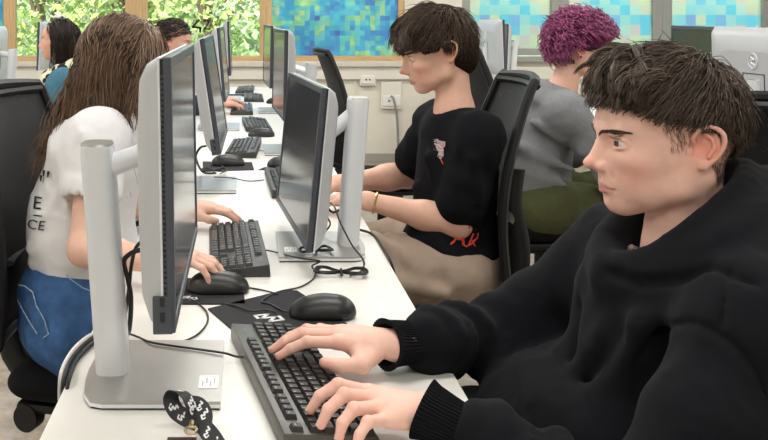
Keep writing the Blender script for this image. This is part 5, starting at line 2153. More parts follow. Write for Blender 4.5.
# --- hoodie
M_HOOD = mat('hoodie_fleece', (0.0068, 0.0074, 0.0098), 0.95, spec=0.12, var=0.12, vscale=300, bump=0.18, bscale=900, sheen=0.03)
M_RIB = mat('ribbed_cuff', (0.0058, 0.0062, 0.0080), 0.95, spec=0.12, var=0.1, vscale=300, sheen=0.03)
V = Vol((0.20, 0.96, 0.50), (0.98, 1.74, 1.12), 0.0052)
V.ell((0.670, 1.352, 0.80), (0.160, 0.200, 0.200))
V.ell((0.630, 1.360, 0.645), (0.195, 0.195, 0.150), None, 0.06)
V.ell((0.655, 1.352, 0.865), (0.105, 0.17, 0.09), None, 0.05)
V.ell((0.535, 1.37, 0.665), (0.125, 0.185, 0.105), None, 0.06)
V.ell((0.475, 1.43, 0.672), (0.105, 0.130, 0.080), None, 0.05)
for sh, el, w, ph in ((B1.shL, B1.elL, B1.wrL, 0.3), (B1.shR, B1.elR, B1.wrR, 1.9)):
    sh, el, w = Vector(sh), Vector(el), Vector(w)
    V.cone(Vector(B1.neck) + Vector((0.01, (sh.y - 1.35) * 0.25, -0.01)), sh + Vector((0.005, 0, -0.005)), 0.078, 0.072, 0.06)
    V.cone(sh, el, 0.080 if ph < 1 else 0.072, 0.068 if ph < 1 else 0.062, 0.045, fold=(0.0035, 2.6, ph))
    V.cone(el, lerp(el, w, 0.78), 0.066 if ph < 1 else 0.060, 0.044, 0.035, fold=(0.0055, 3.4, ph + 1))
    V.cone(lerp(el, w, 0.60), lerp(el, w, 0.78), 0.050, 0.046, 0.015)
# hood: thick rolled opening around the neck and a soft bag behind it
ring = [(0.545, 1.335, 0.936), (0.580, 1.275, 0.962), (0.632, 1.243, 1.012), (0.692, 1.262, 1.056), (0.742, 1.345, 1.072), (0.700, 1.432, 1.042), (0.640, 1.448, 1.000), (0.580, 1.405, 0.958), (0.545, 1.345, 0.934)]
rr = catmull(ring, 4)
low = [(0.560, 1.330, 0.908), (0.600, 1.235, 0.935), (0.660, 1.190, 0.965), (0.730, 1.215, 0.995), (0.790, 1.345, 1.000), (0.730, 1.480, 0.985), (0.655, 1.490, 0.950), (0.600, 1.440, 0.930), (0.560, 1.345, 0.906)]
ll = catmull(low, 4)
for i in range(len(rr) - 1):
    V.cone(rr[i], rr[i + 1], 0.017, 0.017, 0.012)
    V.cone(lerp(rr[i], ll[i], 0.45), lerp(rr[i + 1], ll[i + 1], 0.45), 0.026, 0.026, 0.022)
    V.cone(ll[i], ll[i + 1], 0.030, 0.030, 0.022)
V.ell((0.815, 1.345, 0.985), (0.062, 0.135, 0.085), None, 0.04)
V.ell((0.790, 1.30, 1.030), (0.050, 0.085, 0.045), None, 0.03)
# neck hole
V.cone((0.640, 1.346, 1.10), (0.650, 1.346, 0.93), 0.085, 0.060, 0.012, 'cut')
V.ell((0.610, 1.342, 1.00), (0.070, 0.070, 0.055), None, 0.012, 'cut')
# big soft folds: pulled from the arm pit to the belly, bunched above the hem, kangaroo pocket edge
for a, b, r in (((0.545, 1.235, 0.880), (0.540, 1.330, 0.690), 0.018), ((0.560, 1.440, 0.880), (0.540, 1.385, 0.700), 0.016), ((0.530, 1.300, 0.840), (0.520, 1.350, 0.660), 0.014),
                ((0.520, 1.240, 0.690), (0.535, 1.470, 0.640), 0.020), ((0.535, 1.230, 0.620), (0.535, 1.480, 0.600), 0.022), ((0.575, 1.180, 0.80), (0.545, 1.250, 0.660), 0.020),
                ((0.60, 1.22, 0.925), (0.55, 1.255, 0.83), 0.016)):
    V.cone(a, b, r, r * 0.8, 0.035)
for a, b, r in (((0.515, 1.265, 0.860), (0.505, 1.345, 0.740), 0.006), ((0.520, 1.410, 0.850), (0.508, 1.372, 0.760), 0.006), ((0.570, 1.215, 0.870), (0.535, 1.215, 0.78), 0.008)):
    V.cone(a, b, r, r * 0.5, 0.040, 'cut')
# sleeve folds at the elbow bends and above the cuffs
for el, w, n_ in ((B1.elL, B1.wrL, 0), (B1.elR, B1.wrR, 1)):
    el, w = Vector(el), Vector(w)
    ax = (w - el).normalized()
    for k, t in enumerate((0.12, 0.30, 0.47, 0.62, 0.74)):
        c = lerp(el, w, t)
        r = 0.061 - 0.022 * t
        u_ = ax.cross(Vector((0, 0, 1))).normalized()
        z_ = u_.cross(ax)
        a0 = (0.6, 2.2, -0.5, 1.2, 0.2)[k] + n_ * 0.7
        pts = [c + ax * (0.012 * math.sin(2 * a)) + (u_ * math.cos(a) + z_ * math.sin(a)) * r for a in np.linspace(a0, a0 + 2.6, 7)]
        V.chain(pts, [0.004, 0.009, 0.012, 0.013, 0.012, 0.009, 0.004], 0.014)
# cut flat at the hem
V.half((0.70, 1.36, 0.545), (0, 0, -1), 0.01)
# seams: sleeve seam over the shoulder, yoke seam, pocket edge
def seam(V, pix, r=0.0035, k=0.004):
    pts = []
    for a, b in zip(pix[:-1], pix[1:]):
        for t in np.linspace(0, 1, 7)[:-1]:
            p = V.see(a[0] * (1 - t) + b[0] * t, a[1] * (1 - t) + b[1] * t)
            if p is not None:
                pts.append(p)
    for a, b in zip(pts[:-1], pts[1:]):
        if np.linalg.norm(a - b) < 0.05:
            V.cone(a, b, r, r, k, 'cut')
seam(V, [(634, 392), (640, 360), (652, 338), (672, 325), (692, 322), (715, 330), (740, 348), (758, 372), (764, 400)])
seam(V, [(727, 272), (726, 300), (722, 330)])
seam(V, [(516, 372), (524, 405), (534, 437)])
seam(V, [(606, 272), (640, 283), (680, 280), (712, 268), (766, 290)], 0.005, 0.010)
cloth_obj('hoodie', V, M_HOOD, man, 1, [(0.0065, 6, 3, (1.3, 1, 0.7)), (0.0030, 13, 5, (1, 1, 0.8)), (0.0010, 30, 8, (1, 1, 1))])
# ribbed cuffs
for el, w, tip, base in ((B1.elL, B1.wrL, LF, 0), (B1.elR, B1.wrR, RF, 1)):
    el, w = Vector(el), Vector(w)
    ax = (w - el).normalized()
    a = lerp(el, w, 0.74)
    hd = (sum((Vector(f[0]) for f in tip), Vector()) / 4 - w).normalized()
    b = w + (hd + ax * 0.3).normalized() * 0.030
    ax = (b - a).normalized()
    u_ = ax.cross(Vector((0, 0, 1))).normalized()
    z_ = u_.cross(ax)
    m = MB()
    n, rings = 96, 9
    vs = []
    for j in range(rings):
        t = j / (rings - 1)
        c = a * (1 - t) + b * t
        for k in range(n):
            an = 2 * PI * k / n
            rib = 0.0011 * (1 if k % 2 else -1)
            r = (0.0395 - 0.004 * math.sin(t * PI) + 0.003 * (t > 0.9) + rib + 0.0022 * math.sin(3 * an + 5 * t + base))
            vs.append(c + (u_ * math.cos(an) * 1.08 + z_ * math.sin(an) * 0.93) * r)
    c2 = b - ax * 0.012
    for k in range(n):
        an = 2 * PI * k / n
        vs.append(b + (u_ * math.cos(an) * 1.06 + z_ * math.sin(an) * 0.92) * 0.0355 + ax * 0.0005)
    for k in range(n):
        an = 2 * PI * k / n
        vs.append(c2 + (u_ * math.cos(an) + z_ * math.sin(an) * 0.9) * 0.030)
    fs = []
    for j in range(rings + 1):
        for k in range(n):
            k2 = (k + 1) % n
            fs.append((j * n + k, (j + 1) * n + k, (j + 1) * n + k2, j * n + k2))
    m.add(vs, fs)
    unparent_loc(m.build('ribbed_cuff', M_RIB, None, True), man)
# undershirt collar
cl = []
for a in np.linspace(0, 2 * PI, 33):
    cl.append(Vector((0.648 - 0.064 * math.cos(a), 1.347 + 0.066 * math.sin(a), 0.952 + 0.012 * math.cos(2 * a) - 0.012 * math.cos(a))))
unparent_loc(MB().tube(cl, 0.006, 8, False, flat=1.8).build('undershirt_collar', mat('undershirt', (0.24, 0.17, 0.15), 0.85), None, True), man)
# trousers
V = Vol((0.16, 1.06, 0.03), (0.94, 1.66, 0.72), 0.010)
trouser_shapes(V, B1, 1.04)
cloth_obj('trousers', V, mat('black_trousers', (0.012, 0.012, 0.014), 0.9, var=0.1, vscale=200), man, 2, [(0.004, 8, 21, (1, 1, 1))])
shoes(B1, M_SHOE, man, (-1, 0, 0))
# ------------------------------------------------------------------ the long haired girl in the white t-shirt
SKIN2 = (0.80, 0.50, 0.39)
girl = empty('person', (-0.40, 2.22, 0), 0, 'person with long brown hair in a white t-shirt and jeans holding a mouse', 'person')
H2 = Head((-0.302, 2.20, 1.182), frame(0, 6), 0.96)
B2 = Body(pelvis=(-0.385, 2.22, 0.56), chest=(-0.368, 2.21, 0.86), neck=(-0.345, 2.205, 1.070), shL=(-0.330, 2.360, 1.030), shR=(-0.335, 2.060, 1.030),
          elL=(-0.36, 2.44, 0.80), elR=(-0.352, 1.985, 0.795), wrL=(-0.165, 2.455, 0.785), wrR=(-0.190, 1.893, 0.792),
          hipL=(-0.36, 2.31, 0.555), hipR=(-0.36, 2.13, 0.555), knL=(0.06, 2.34, 0.575), knR=(0.06, 2.10, 0.575), anL=(0.02, 2.34, 0.09), anR=(0.0, 2.10, 0.09))
hl = hand_auto(B2.wrL, (1, -0.10, -0.02), (0, 0, 1), 'L', (10, 22, 14), 0.05, 0.92)
hr = hand_auto(B2.wrR, (1, 0.00, 0.06), (0, 0, 1), 'R', (22, 26, 14), 0.10, 0.92)
VG = skin_body(B2, H2, SKIN2, (0.62, 0.28, 0.25), girl, 0.004, 0.0032, (hl, hr), True, True, 0.5, 0.92)
for sy in (1, -1):
    eye_obj(H2, sy, (1, 0, -0.1), (0.10, 0.06, 0.03), girl)
    eyebrow(H2, sy, (0.06, 0.035, 0.02), girl, VG, 0.0, 120)
M_TEE = mat('white_cotton', (0.80, 0.80, 0.82), 0.85, spec=0.2, var=0.02, vscale=60, bump=0.05, bscale=600)
VT = Vol((-0.62, 1.90, 0.66), (-0.16, 2.54, 1.17), 0.006)
top_shapes(VT, B2, 0.46, 0.84, 0.690, 0.002)
VT.ell((-0.375, 2.205, 0.975), (0.100, 0.160, 0.100), None, 0.07)
VT.cone(B2.shR, lerp(B2.shR, B2.elR, 0.46), 0.048, 0.056, 0.05)
VT.ell((-0.415, 2.21, 0.80), (0.115, 0.15, 0.16), None, 0.05)
VT.ell((-0.33, 2.205, 1.115), (0.060, 0.070, 0.050), None, 0.012, 'cut')
for a, b, r in (((-0.50, 2.12, 0.76), (-0.36, 2.05, 0.80), 0.010), ((-0.50, 2.14, 0.72), (-0.36, 2.06, 0.74), 0.011), ((-0.47, 2.09, 0.84), (-0.40, 2.05, 0.93), 0.009), ((-0.36, 2.03, 0.90), (-0.42, 2.06, 1.00), 0.010), ((-0.32, 2.00, 0.96), (-0.36, 1.995, 1.05), 0.007), ((-0.45, 2.10, 0.90), (-0.38, 2.04, 0.86), 0.009)):
    VT.cone(a, b, r, r * 0.6, 0.02)
for s_, e_ in ((B2.shR, B2.elR), (B2.shL, B2.elL)):
    VT.cone(lerp(s_, e_, 0.66), lerp(s_, e_, 1.1), 0.064, 0.066, 0.004, 'cut')
cloth_obj('t_shirt', VT, M_TEE, girl, 2, [(0.0045, 9, 31, (1, 1, 1.4)), (0.0012, 28, 32, (1, 1, 1))])
for s_, px, py, sc in (('"', 48, 181, 1.0), ("'", 43, 186, 1.0), ('E', 40, 204, 0.72), ('CE', 38.5, 225, 0.55)):
    decal('lettering', VT, text_mesh(s_, 0.072), px, py, 360 * sc, M_BLACKP, girl, -0.12, 0.0075)
thread('printed_rule', VT, [(34.5, 214.5), (39, 215), (44, 215.5)], 0.0016, M_BLACKP, girl, 0.0075, 3)
# jeans
M_JEAN = mat('blue_denim', (0.055, 0.13, 0.30), 0.9, spec=0.15, var=0.35, vscale=26, bump=0.25, bscale=500)
M_THREAD = mat('denim_thread', (0.30, 0.42, 0.58), 0.8)
VJ = Vol((-0.64, 1.92, 0.03), (0.20, 2.52, 0.80), 0.009)
trouser_shapes(VJ, B2, 0.98, 0.005)
VJ.ell((-0.415, 2.21, 0.655), (0.135, 0.155, 0.10), None, 0.05)
VJ.half((0, 0, 0.735), (0, 0, 1), 0.006)
cloth_obj('jeans', VJ, M_JEAN, girl, 2, [(0.009, 8, 41, (1, 1, 1)), (0.004, 18, 42, (1, 1, 1))])
thread('pocket_stitching', VJ, [(14, 282), (26, 284), (34, 290), (38, 304), (46, 318), (50, 332), (44, 336)], 0.0016, M_THREAD, girl, 0.015)
thread('pocket_stitching', VJ, [(16, 286), (20, 300), (30, 318), (40, 334)], 0.0016, M_THREAD, girl, 0.015)
thread('seam_stitching', VJ, [(60, 262), (70, 276), (84, 286), (95, 290)], 0.0016, M_THREAD, girl, 0.015)
shoes(B2, M_SHOE, girl, (1, 0, 0))
# hair: cap, long drape, strands
HGA, HGB = (0.075, 0.043, 0.026), (0.30, 0.190, 0.120)
V = Vol((-0.55, 1.98, 0.90), (-0.12, 2.42, 1.36), 0.006)
V.ell(H2.w((-0.014, 0, 0.038)), np.array((0.099, 0.080, 0.097)) * 0.96, H2.R)
for sy in (-1, 1):
    V.cone(H2.w((-0.045, sy * 0.055, 0.02)), H2.w((-0.085, sy * 0.065, -0.12)), 0.046, 0.036, 0.03)
    V.cone(H2.w((0.010, sy * 0.072, 0.00)), H2.w((0.000, sy * 0.082, -0.11)), 0.026, 0.026, 0.03)
V.cone(H2.w((-0.070, 0, 0.02)), H2.w((-0.095, 0, -0.13)), 0.048, 0.034, 0.03)
V.ell(H2.w((0.105, 0, -0.02)), (0.070, 0.070, 0.085), H2.R, 0.01, 'cut')
v, q = V.extract()
np_obj('hair_mass', relax(v, q, 2), q, M_MASS, girl, True, np.tile(np.array(HGA) * 1.2, (len(v), 1)))
def keep_g(p):
    return (p[:, 2] > np.where(p[:, 0] > 0.045, 0.085, -0.005)) & ~((p[:, 0] > 0.055) & (np.abs(p[:, 1]) < 0.02) & (p[:, 2] < 0.1))
rg = scalp_points(5600, keep_g)
sgn = np.where(rg[:, 1] >= 0, 1.0, -1.0)
backw = np.where(rg[:, 0] < 0.015, 1.0, -0.2) * RNG.uniform(0.6, 1.3, len(rg))
def flow_g(p, t):
    n = (p - CR_C) / CR_R ** 2
    n /= np.linalg.norm(n, axis=1)[:, None]
    head = np.clip((p[:, 2] + 0.02) / 0.06, 0, 1)
    f = np.stack([-0.30 * head - 0.26 * backw * (1 - head), sgn * (0.75 * head + 0.10 * np.sin(9 * t + p[:, 0] * 30)), -0.25 - 0.75 * (1 - head) - 0.45 * (np.abs(p[:, 1]) > 0.06)], 1)
    ft = f - n * (f * n).sum(1)[:, None] * head[:, None]
    return ft
og = RNG.uniform(0.012, 0.026, len(rg))
path = grow(rg, flow_g, RNG.uniform(0.22, 0.335, len(rg)), 16, lambda p, t, n: og * min(1, 0.3 + 2 * t), wild=0.05, curl=0.0065, curl_n=1.7)
hair_object('hair', H2, path, 0.0015, HGA, HGB, hair_mat('brown'), girl, 0.2)
# curtain of hair beside the face
nf = 420
yf = np.where(RNG.uniform(0, 1, nf) < 0.7, -1, 1) * RNG.uniform(0.010, 0.060, nf)
ff = outside(np.stack([RNG.uniform(0.04, 0.085, nf), yf, np.full(nf, 0.115) - (np.abs(yf) / 0.06) ** 2 * 0.03], 1), np.full(nf, 0.012))
sg2 = np.sign(yf)
path = grow(ff, lambda p, t: np.stack([0.25 - 0.5 * t + 0 * p[:, 0], sg2 * (0.7 - 0.7 * t), -0.35 - 0.8 * t + 0 * p[:, 0]], 1), RNG.uniform(0.16, 0.27, nf), 14, lambda p, t, n: np.full(n, 0.016), wild=0.06, curl=0.004, curl_n=1.3)
hair_object('face_framing_hair', H2, path, 0.0014, HGA, HGB, hair_mat('brown'), girl, 0.2)

# ------------------------------------------------------------------ the young man in the black t-shirt
SKIN3 = (0.76, 0.45, 0.335)
guy = empty('person', (0.60, 2.68, 0), 0, 'person with shaggy brown hair in a black t-shirt with red lettering and beige trousers', 'person')
H3 = Head((0.572, 2.67, 1.190), frame(180, 13), 1.0)
B3 = Body(pelvis=(0.615, 2.69, 0.57), chest=(0.628, 2.68, 0.83), neck=(0.622, 2.672, 1.020), shL=(0.655, 2.505, 0.975), shR=(0.605, 2.850, 0.975),
          elL=(0.598, 2.545, 0.720), elR=(0.540, 2.960, 0.785), wrL=(0.355, 2.605, 0.772), wrR=(0.305, 2.860, 0.775),
          hipL=(0.58, 2.60, 0.575), hipR=(0.58, 2.78, 0.575), knL=(0.22, 2.56, 0.590), knR=(0.22, 2.80, 0.590), anL=(0.26, 2.56, 0.09), anR=(0.26, 2.82, 0.09))
hl = hand_auto(B3.wrL, (-1, 0.25, 0.0), (0, 0, 1), 'L', (15, 25, 18), 0.05, 0.98)
hr = hand_auto(B3.wrR, (-1, -0.05, 0.0), (0, 0, 1), 'R', (15, 25, 18), 0.05, 0.98)
VB = skin_body(B3, H3, SKIN3, (0.58, 0.26, 0.22), guy, 0.003, 0.0036, (hl, hr), False, True, 0.6, 1.02)
for sy in (1, -1):
    eye_obj(H3, sy, (1, 0, -0.35), (0.08, 0.05, 0.03), guy)
    eyebrow(H3, sy, (0.03, 0.018, 0.012), guy, VB, 0.0, 170)
M_BTEE = mat('black_cotton', (0.0062, 0.0066, 0.0090), 0.92, spec=0.15, var=0.1, vscale=200, bump=0.1, bscale=600)
VT = Vol((0.42, 2.38, 0.56), (0.84, 3.06, 1.10), 0.0065)
top_shapes(VT, B3, 0.74, 0.90, 0.570, 0.003)
VT.ell((0.600, 2.672, 1.060), (0.066, 0.068, 0.058), None, 0.010, 'cut')
VT.cone(lerp(B3.shL, B3.elL, 0.55), lerp(B3.shL, B3.elL, 0.76), 0.060, 0.067, 0.02)
VT.ell((0.560, 2.605, 0.645), (0.105, 0.095, 0.085), None, 0.05)
VT.cone(lerp(B3.shR, B3.elR, 0.45), lerp(B3.shR, B3.elR, 0.66), 0.064, 0.066, 0.02)
for a, b, r in (((0.53, 2.60, 0.90), (0.60, 2.55, 0.70), 0.012), ((0.51, 2.66, 0.80), (0.58, 2.56, 0.64), 0.014), ((0.62, 2.45, 0.92), (0.64, 2.47, 0.80), 0.010)):
    VT.cone(a, b, r, r * 0.7, 0.025)
cloth_obj('t_shirt', VT, M_BTEE, guy, 2, [(0.0065, 8, 51, (1.2, 1, 0.7)), (0.0025, 18, 52, (1, 1, 1))])
M_RED = mat('red_print', (0.75, 0.075, 0.030), 0.7)
M_GREYP = mat('grey_pink_print', (0.46, 0.37, 0.36), 0.7, var=0.4, vscale=90)
for s_, px, py, k_ in (('A', 458, 238, 330), ('k', 471, 240, 280), ("'", 466, 230, 240)):
    decal('red_lettering', VT, text_mesh(s_, 0.064, 0.0, 0.25), px, py, k_, M_RED, guy, -0.15, 0.005)
thread('red_lettering_flourish', VT, [(450, 244), (454, 241), (458, 232), (463, 231), (462, 244), (468, 247)], 0.0022, M_RED, guy, 0.005, 4)
thread('red_lettering_flourish', VT, [(466, 246), (472, 243), (477, 237), (478, 231)], 0.0020, M_RED, guy, 0.005, 4)
def patch_mesh(poly, n=5):
    m = bpy.data.meshes.new('chest_print')
    bm = bmesh.new()
    f = bm.faces.new([bm.verts.new((x, y, 0)) for x, y in poly])
    bmesh.ops.triangulate(bm, faces=[f])
    bmesh.ops.subdivide_edges(bm, edges=bm.edges[:], cuts=3, use_grid_fill=True)
    bm.to_mesh(m)
    bm.free()
    return m
decal('chest_print', VT, patch_mesh([(-6, 9), (-1, 10), (0, 8.5), (7, 8), (7, 3), (5.5, 2), (6.5, -6), (4, -10), (0, -8), (1, -2), (-5, -1), (-5.5, 3), (-4, 5)]), 439, 149, 1.0, M_GREYP, guy, -0.1, 0.004)
thread('red_print_line', VT, [(436, 148), (439, 152), (440, 158), (444, 166)], 0.0020, M_RED, guy, 0.004, 4)
thread('red_print_line', VT, [(434, 145), (440, 146), (446, 143)], 0.0018, M_RED, guy, 0.004, 4)
M_BEIGE = mat('beige_cotton', (0.37, 0.285, 0.225), 0.9, spec=0.15, var=0.06, vscale=40, bump=0.1, bscale=400)
VJ = Vol((0.08, 2.38, 0.03), (0.84, 3.00, 0.76), 0.009)
trouser_shapes(VJ, B3, 1.0, 0.008)
VJ.cone((0.46, 2.575, 0.580), (0.28, 2.565, 0.612), 0.092, 0.088, 0.03, fold=(0.008, 3.5, 0.8))
for a, b, r in (((0.36, 2.52, 0.690), (0.50, 2.500, 0.600), 0.016), ((0.30, 2.50, 0.66), (0.42, 2.48, 0.57), 0.014), ((0.34, 2.47, 0.60), (0.55, 2.48, 0.54), 0.016)):
    VJ.cone(a, b, r, r * 0.6, 0.03)
cloth_obj('trousers', VJ, M_BEIGE, guy, 1, [(0.007, 9, 61, (1, 1, 1)), (0.0025, 22, 62, (1, 1, 1))])
shoes(B3, M_SHOE, guy, (-1, 0, 0))
wv = Vector(B3.wrL)
wd = (Vector(B3.elL) - wv).normalized()
wu = wd.cross(Vector((0, 0, 1))).normalized()
wz = wu.cross(wd)
pts = [wv + wd * 0.022 + (wu * math.cos(a) + wz * math.sin(a)) * 0.0285 for a in np.linspace(0, 2 * PI, 25)]
unparent_loc(MB().tube(pts, 0.004, 6, False).build('bracelet', mat('pale_gold', (0.70, 0.55, 0.28), 0.3, metal=0.8), None, True), guy)
# hair: thick, falling forward over the brow
H3A, H3B = (0.024, 0.014, 0.009), (0.120, 0.072, 0.045)
V = Vol((0.40, 2.52, 1.10), (0.74, 2.82, 1.40), 0.005)
V.ell(H3.w((-0.016, 0, 0.048)), (0.106, 0.088, 0.104), H3.R)
V.ell(H3.w((0.050, 0, 0.085)), (0.060, 0.070, 0.042), H3.R, 0.03)
V.ell(H3.w((-0.070, 0, 0.000)), (0.050, 0.066, 0.075), H3.R, 0.03)
V.ell(H3.w((0.115, 0, -0.010)), (0.062, 0.12, 0.060), H3.R, 0.006, 'cut')
for sy in (-1, 1):
    V.ell(H3.w((0.045, sy * 0.095, -0.030)), (0.075, 0.045, 0.060), H3.R, 0.006, 'cut')
    V.ell(H3.w((-0.015, sy * 0.095, -0.005)), (0.034, 0.040, 0.046), H3.R, 0.006, 'cut')
v, q = V.extract()
np_obj('hair_mass', relax(v, q, 2), q, M_MASS, guy, True, np.tile(np.array(H3A) * 0.9, (len(v), 1)))
def line3(p):
    return np.interp(p[..., 0], [-0.12, -0.07, -0.045, 0.0, 0.045, 0.06, 0.16], [-0.085, -0.075, -0.02, 0.034, 0.022, 0.040, 0.038])
r3 = scalp_points(3200, lambda p: p[:, 2] > np.interp(p[:, 0], [-0.12, -0.07, -0.045, 0.0, 0.05, 0.16], [-0.05, -0.04, 0.0, 0.04, 0.05, 0.075]))
th3 = np.interp(r3[:, 2], [-0.05, 0.04, 0.09, 0.13], [0.012, 0.018, 0.026, 0.034]) * np.sqrt(RNG.uniform(0.12, 1, len(r3)))
path = grow(r3, flow_top, np.interp(r3[:, 2], [-0.05, 0.03, 0.11], [0.035, 0.055, 0.095]) * RNG.uniform(0.8, 1.2, len(r3)), 10, lambda p, t, n: th3 * min(1.0, 0.3 + 1.8 * t), wild=0.16, curl=0.002, curl_n=1.1,
            stop=lambda p: p[:, 2] < line3(p) + 0.008 * np.sin(p[:, 0] * 200 + p[:, 1] * 150))
hair_object('hair', H3, path, 0.0013, H3A, H3B, hair_mat('dark'), guy)
nl, per = 46, 14
ly = RNG.uniform(-0.062, 0.064, nl)
fr = np.repeat(np.stack([RNG.uniform(0.02, 0.062, nl), ly, np.full(nl, 0.122) - (np.abs(ly) / 0.064) ** 2 * 0.028], 1), per, 0) + RNG.normal(size=(nl * per, 3)) * 0.004
fr = outside(fr, np.full(len(fr), 0.012))
sw = np.repeat(RNG.normal(size=(nl, 3)) * np.array((0.10, 0.30, 0.15)), per, 0)
fo = np.repeat(RNG.uniform(0.014, 0.034, nl), per)
path = grow(fr, lambda p, t: np.stack([1.0 - 0.75 * t * t + 0 * p[:, 0], p[:, 1] * 4.0, 0.15 - 1.6 * t + 0 * p[:, 0]], 1) + sw * (0.4 + t), np.repeat(RNG.uniform(0.070, 0.110, nl), per), 10, lambda p, t, n: fo, wild=0.06,
            stop=lambda p: p[:, 2] < 0.026 + 0.010 * np.sin(p[:, 1] * 150))
hair_object('fringe', H3, path, 0.0012, H3A, H3B, hair_mat('dark'), guy)

# ------------------------------------------------------------------ the pink haired person in the grey hoodie
SKIN4 = (0.78, 0.46, 0.35)
pink = empty('person', (1.15, 3.62, 0), 0, 'person with curly pink hair and glasses in a grey hoodie and olive trousers', 'person')
H4 = Head((1.340, 3.60, 1.160), frame(-4, 10), 1.0)
B4 = Body(pelvis=(1.13, 3.62, 0.56), chest=(1.175, 3.61, 0.80), neck=(1.265, 3.60, 1.000), shL=(1.22, 3.78, 0.945), shR=(1.215, 3.42, 0.945),
          elL=(1.40, 3.84, 0.74), elR=(1.385, 3.375, 0.735), wrL=(1.63, 3.72, 0.785), wrR=(1.63, 3.48, 0.785),
          hipL=(1.17, 3.72, 0.56), hipR=(1.17, 3.52, 0.56), knL=(1.60, 3.74, 0.570), knR=(1.60, 3.46, 0.545), anL=(1.58, 3.76, 0.09), anR=(1.58, 3.46, 0.09))
hl = hand_auto(B4.wrL, (1, -0.1, 0), (0, 0, 1), 'L')
hr = hand_auto(B4.wrR, (1, 0.1, 0), (0, 0, 1), 'R')
VB = skin_body(B4, H4, SKIN4, (0.58, 0.26, 0.22), pink, 0.004, 0.005, (hl, hr), False, True, 0.8)
for sy in (1, -1):
    eye_obj(H4, sy, (1, 0, -0.2), (0.08, 0.05, 0.03), pink)
    eyebrow(H4, sy, (0.03, 0.02, 0.014), pink, VB, 0.0, 80)
M_GREYH = mat('grey_fleece', (0.225, 0.232, 0.245), 0.95, spec=0.1, var=0.12, vscale=120, bump=0.15, bscale=500)
VT = Vol((0.94, 3.24, 0.55), (1.72, 3.98, 1.12), 0.009)
top_shapes(VT, B4, 2.0, 1.12, 0.60, 0.004)
VT.ell((1.10, 3.61, 0.74), (0.115, 0.16, 0.16), None, 0.05)
VT.ell((1.165, 3.60, 0.985), (0.075, 0.12, 0.055), None, 0.03)
VT.ell((1.135, 3.60, 0.950), (0.050, 0.10, 0.06), None, 0.03)
for a in np.linspace(0, 2 * PI, 15)[:-1]:
    b = a + 2 * PI / 14
    VT.cone((1.262 + 0.085 * math.cos(a), 3.60 + 0.085 * math.sin(a), 0.992 - 0.035 * math.cos(a)), (1.262 + 0.085 * math.cos(b), 3.60 + 0.085 * math.sin(b), 0.992 - 0.035 * math.cos(b)), 0.022, 0.022, 0.02)
VT.ell((1.28, 3.60, 1.03), (0.070, 0.066, 0.060), None, 0.010, 'cut')
for a, b, r in (((1.06, 3.46, 0.80), (1.25, 3.42, 0.72), 0.014), ((1.04, 3.48, 0.72), (1.22, 3.44, 0.66), 0.014), ((1.10, 3.44, 0.90), (1.20, 3.40, 0.84), 0.012), ((1.28, 3.36, 0.86), (1.36, 3.33, 0.80), 0.012), ((1.26, 3.35, 0.80), (1.40, 3.32, 0.74), 0.012)):
    VT.cone(a, b, r, r * 0.7, 0.03)
cloth_obj('hoodie', VT, M_GREYH, pink, 2, [(0.006, 8, 71, (1, 1, 1.2)), (0.002, 22, 72, (1, 1, 1))])
VJ = Vol((0.88, 3.28, 0.03), (1.78, 3.96, 0.76), 0.011)
trouser_shapes(VJ, B4, 1.10, 0.006)
cloth_obj('trousers', VJ, mat('olive_cotton', (0.085, 0.092, 0.042), 0.9, spec=0.15, var=0.1, vscale=60), pink, 2, [(0.006, 8, 81, (1, 1, 1))])
shoes(B4, M_SHOE, pink, (1, 0, 0))
# short dark sides, mop of pink curls on top
def keep_dark(p):
    return (p[:, 2] < 0.060) & (p[:, 2] > -0.055) & (p[:, 0] < 0.040) & ~((np.abs(p[:, 1]) > 0.05) & (p[:, 0] > -0.045) & (p[:, 2] < 0.034))
rd = scalp_points(900, keep_dark)
path = grow(rd, lambda p, t: np.stack([-0.3 + 0 * p[:, 0], p[:, 1] * 2, -0.8 + 0 * p[:, 0]], 1), RNG.uniform(0.014, 0.026, len(rd)), 5, lambda p, t, n: np.full(n, 0.010), wild=0.5, curl=0.003, curl_n=1.5)
hair_object('dark_side_hair', H4, path, 0.0022, (0.02, 0.012, 0.010), (0.09, 0.055, 0.045), hair_mat('dark'), pink, 0.4)
PKA, PKB = (0.165, 0.022, 0.085), (0.50, 0.13, 0.31)
V = Vol((1.14, 3.44, 1.10), (1.50, 3.76, 1.40), 0.006)
V.ell(H4.w((-0.012, 0, 0.066)), (0.112, 0.094, 0.088), H4.R)
V.ell(H4.w((0.060, 0, 0.095)), (0.060, 0.070, 0.045), H4.R, 0.03)
V.ell(H4.w((-0.080, 0, 0.030)), (0.045, 0.066, 0.065), H4.R, 0.03)
v, q = V.extract()
np_obj('hair_mass', relax(v, q, 2), q, M_MASS, pink, True, np.tile(np.array(PKA) * 0.8, (len(v), 1)))
rp = scalp_points(2300, lambda p: p[:, 2] > np.interp(p[:, 0], [-0.12, -0.06, -0.02, 0.05, 0.16], [-0.035, -0.01, 0.058, 0.075, 0.085]))
op = RNG.uniform(0.022, 0.050, len(rp))
path = grow(rp, lambda p, t: (p - CR_C) / 0.09 * (1.2 - t) + np.stack([0.25 + 0 * p[:, 0], 0 * p[:, 0], -0.3 * t + 0 * p[:, 0]], 1), RNG.uniform(0.030, 0.052, len(rp)), 12, lambda p, t, n: op * min(1, t * 2), wild=0.45, curl=0.0085, curl_n=1.5)
hair_object('pink_curl', H4, path, 0.0022, PKA, PKB, hair_mat('pink', 0.5), pink, 0.5)
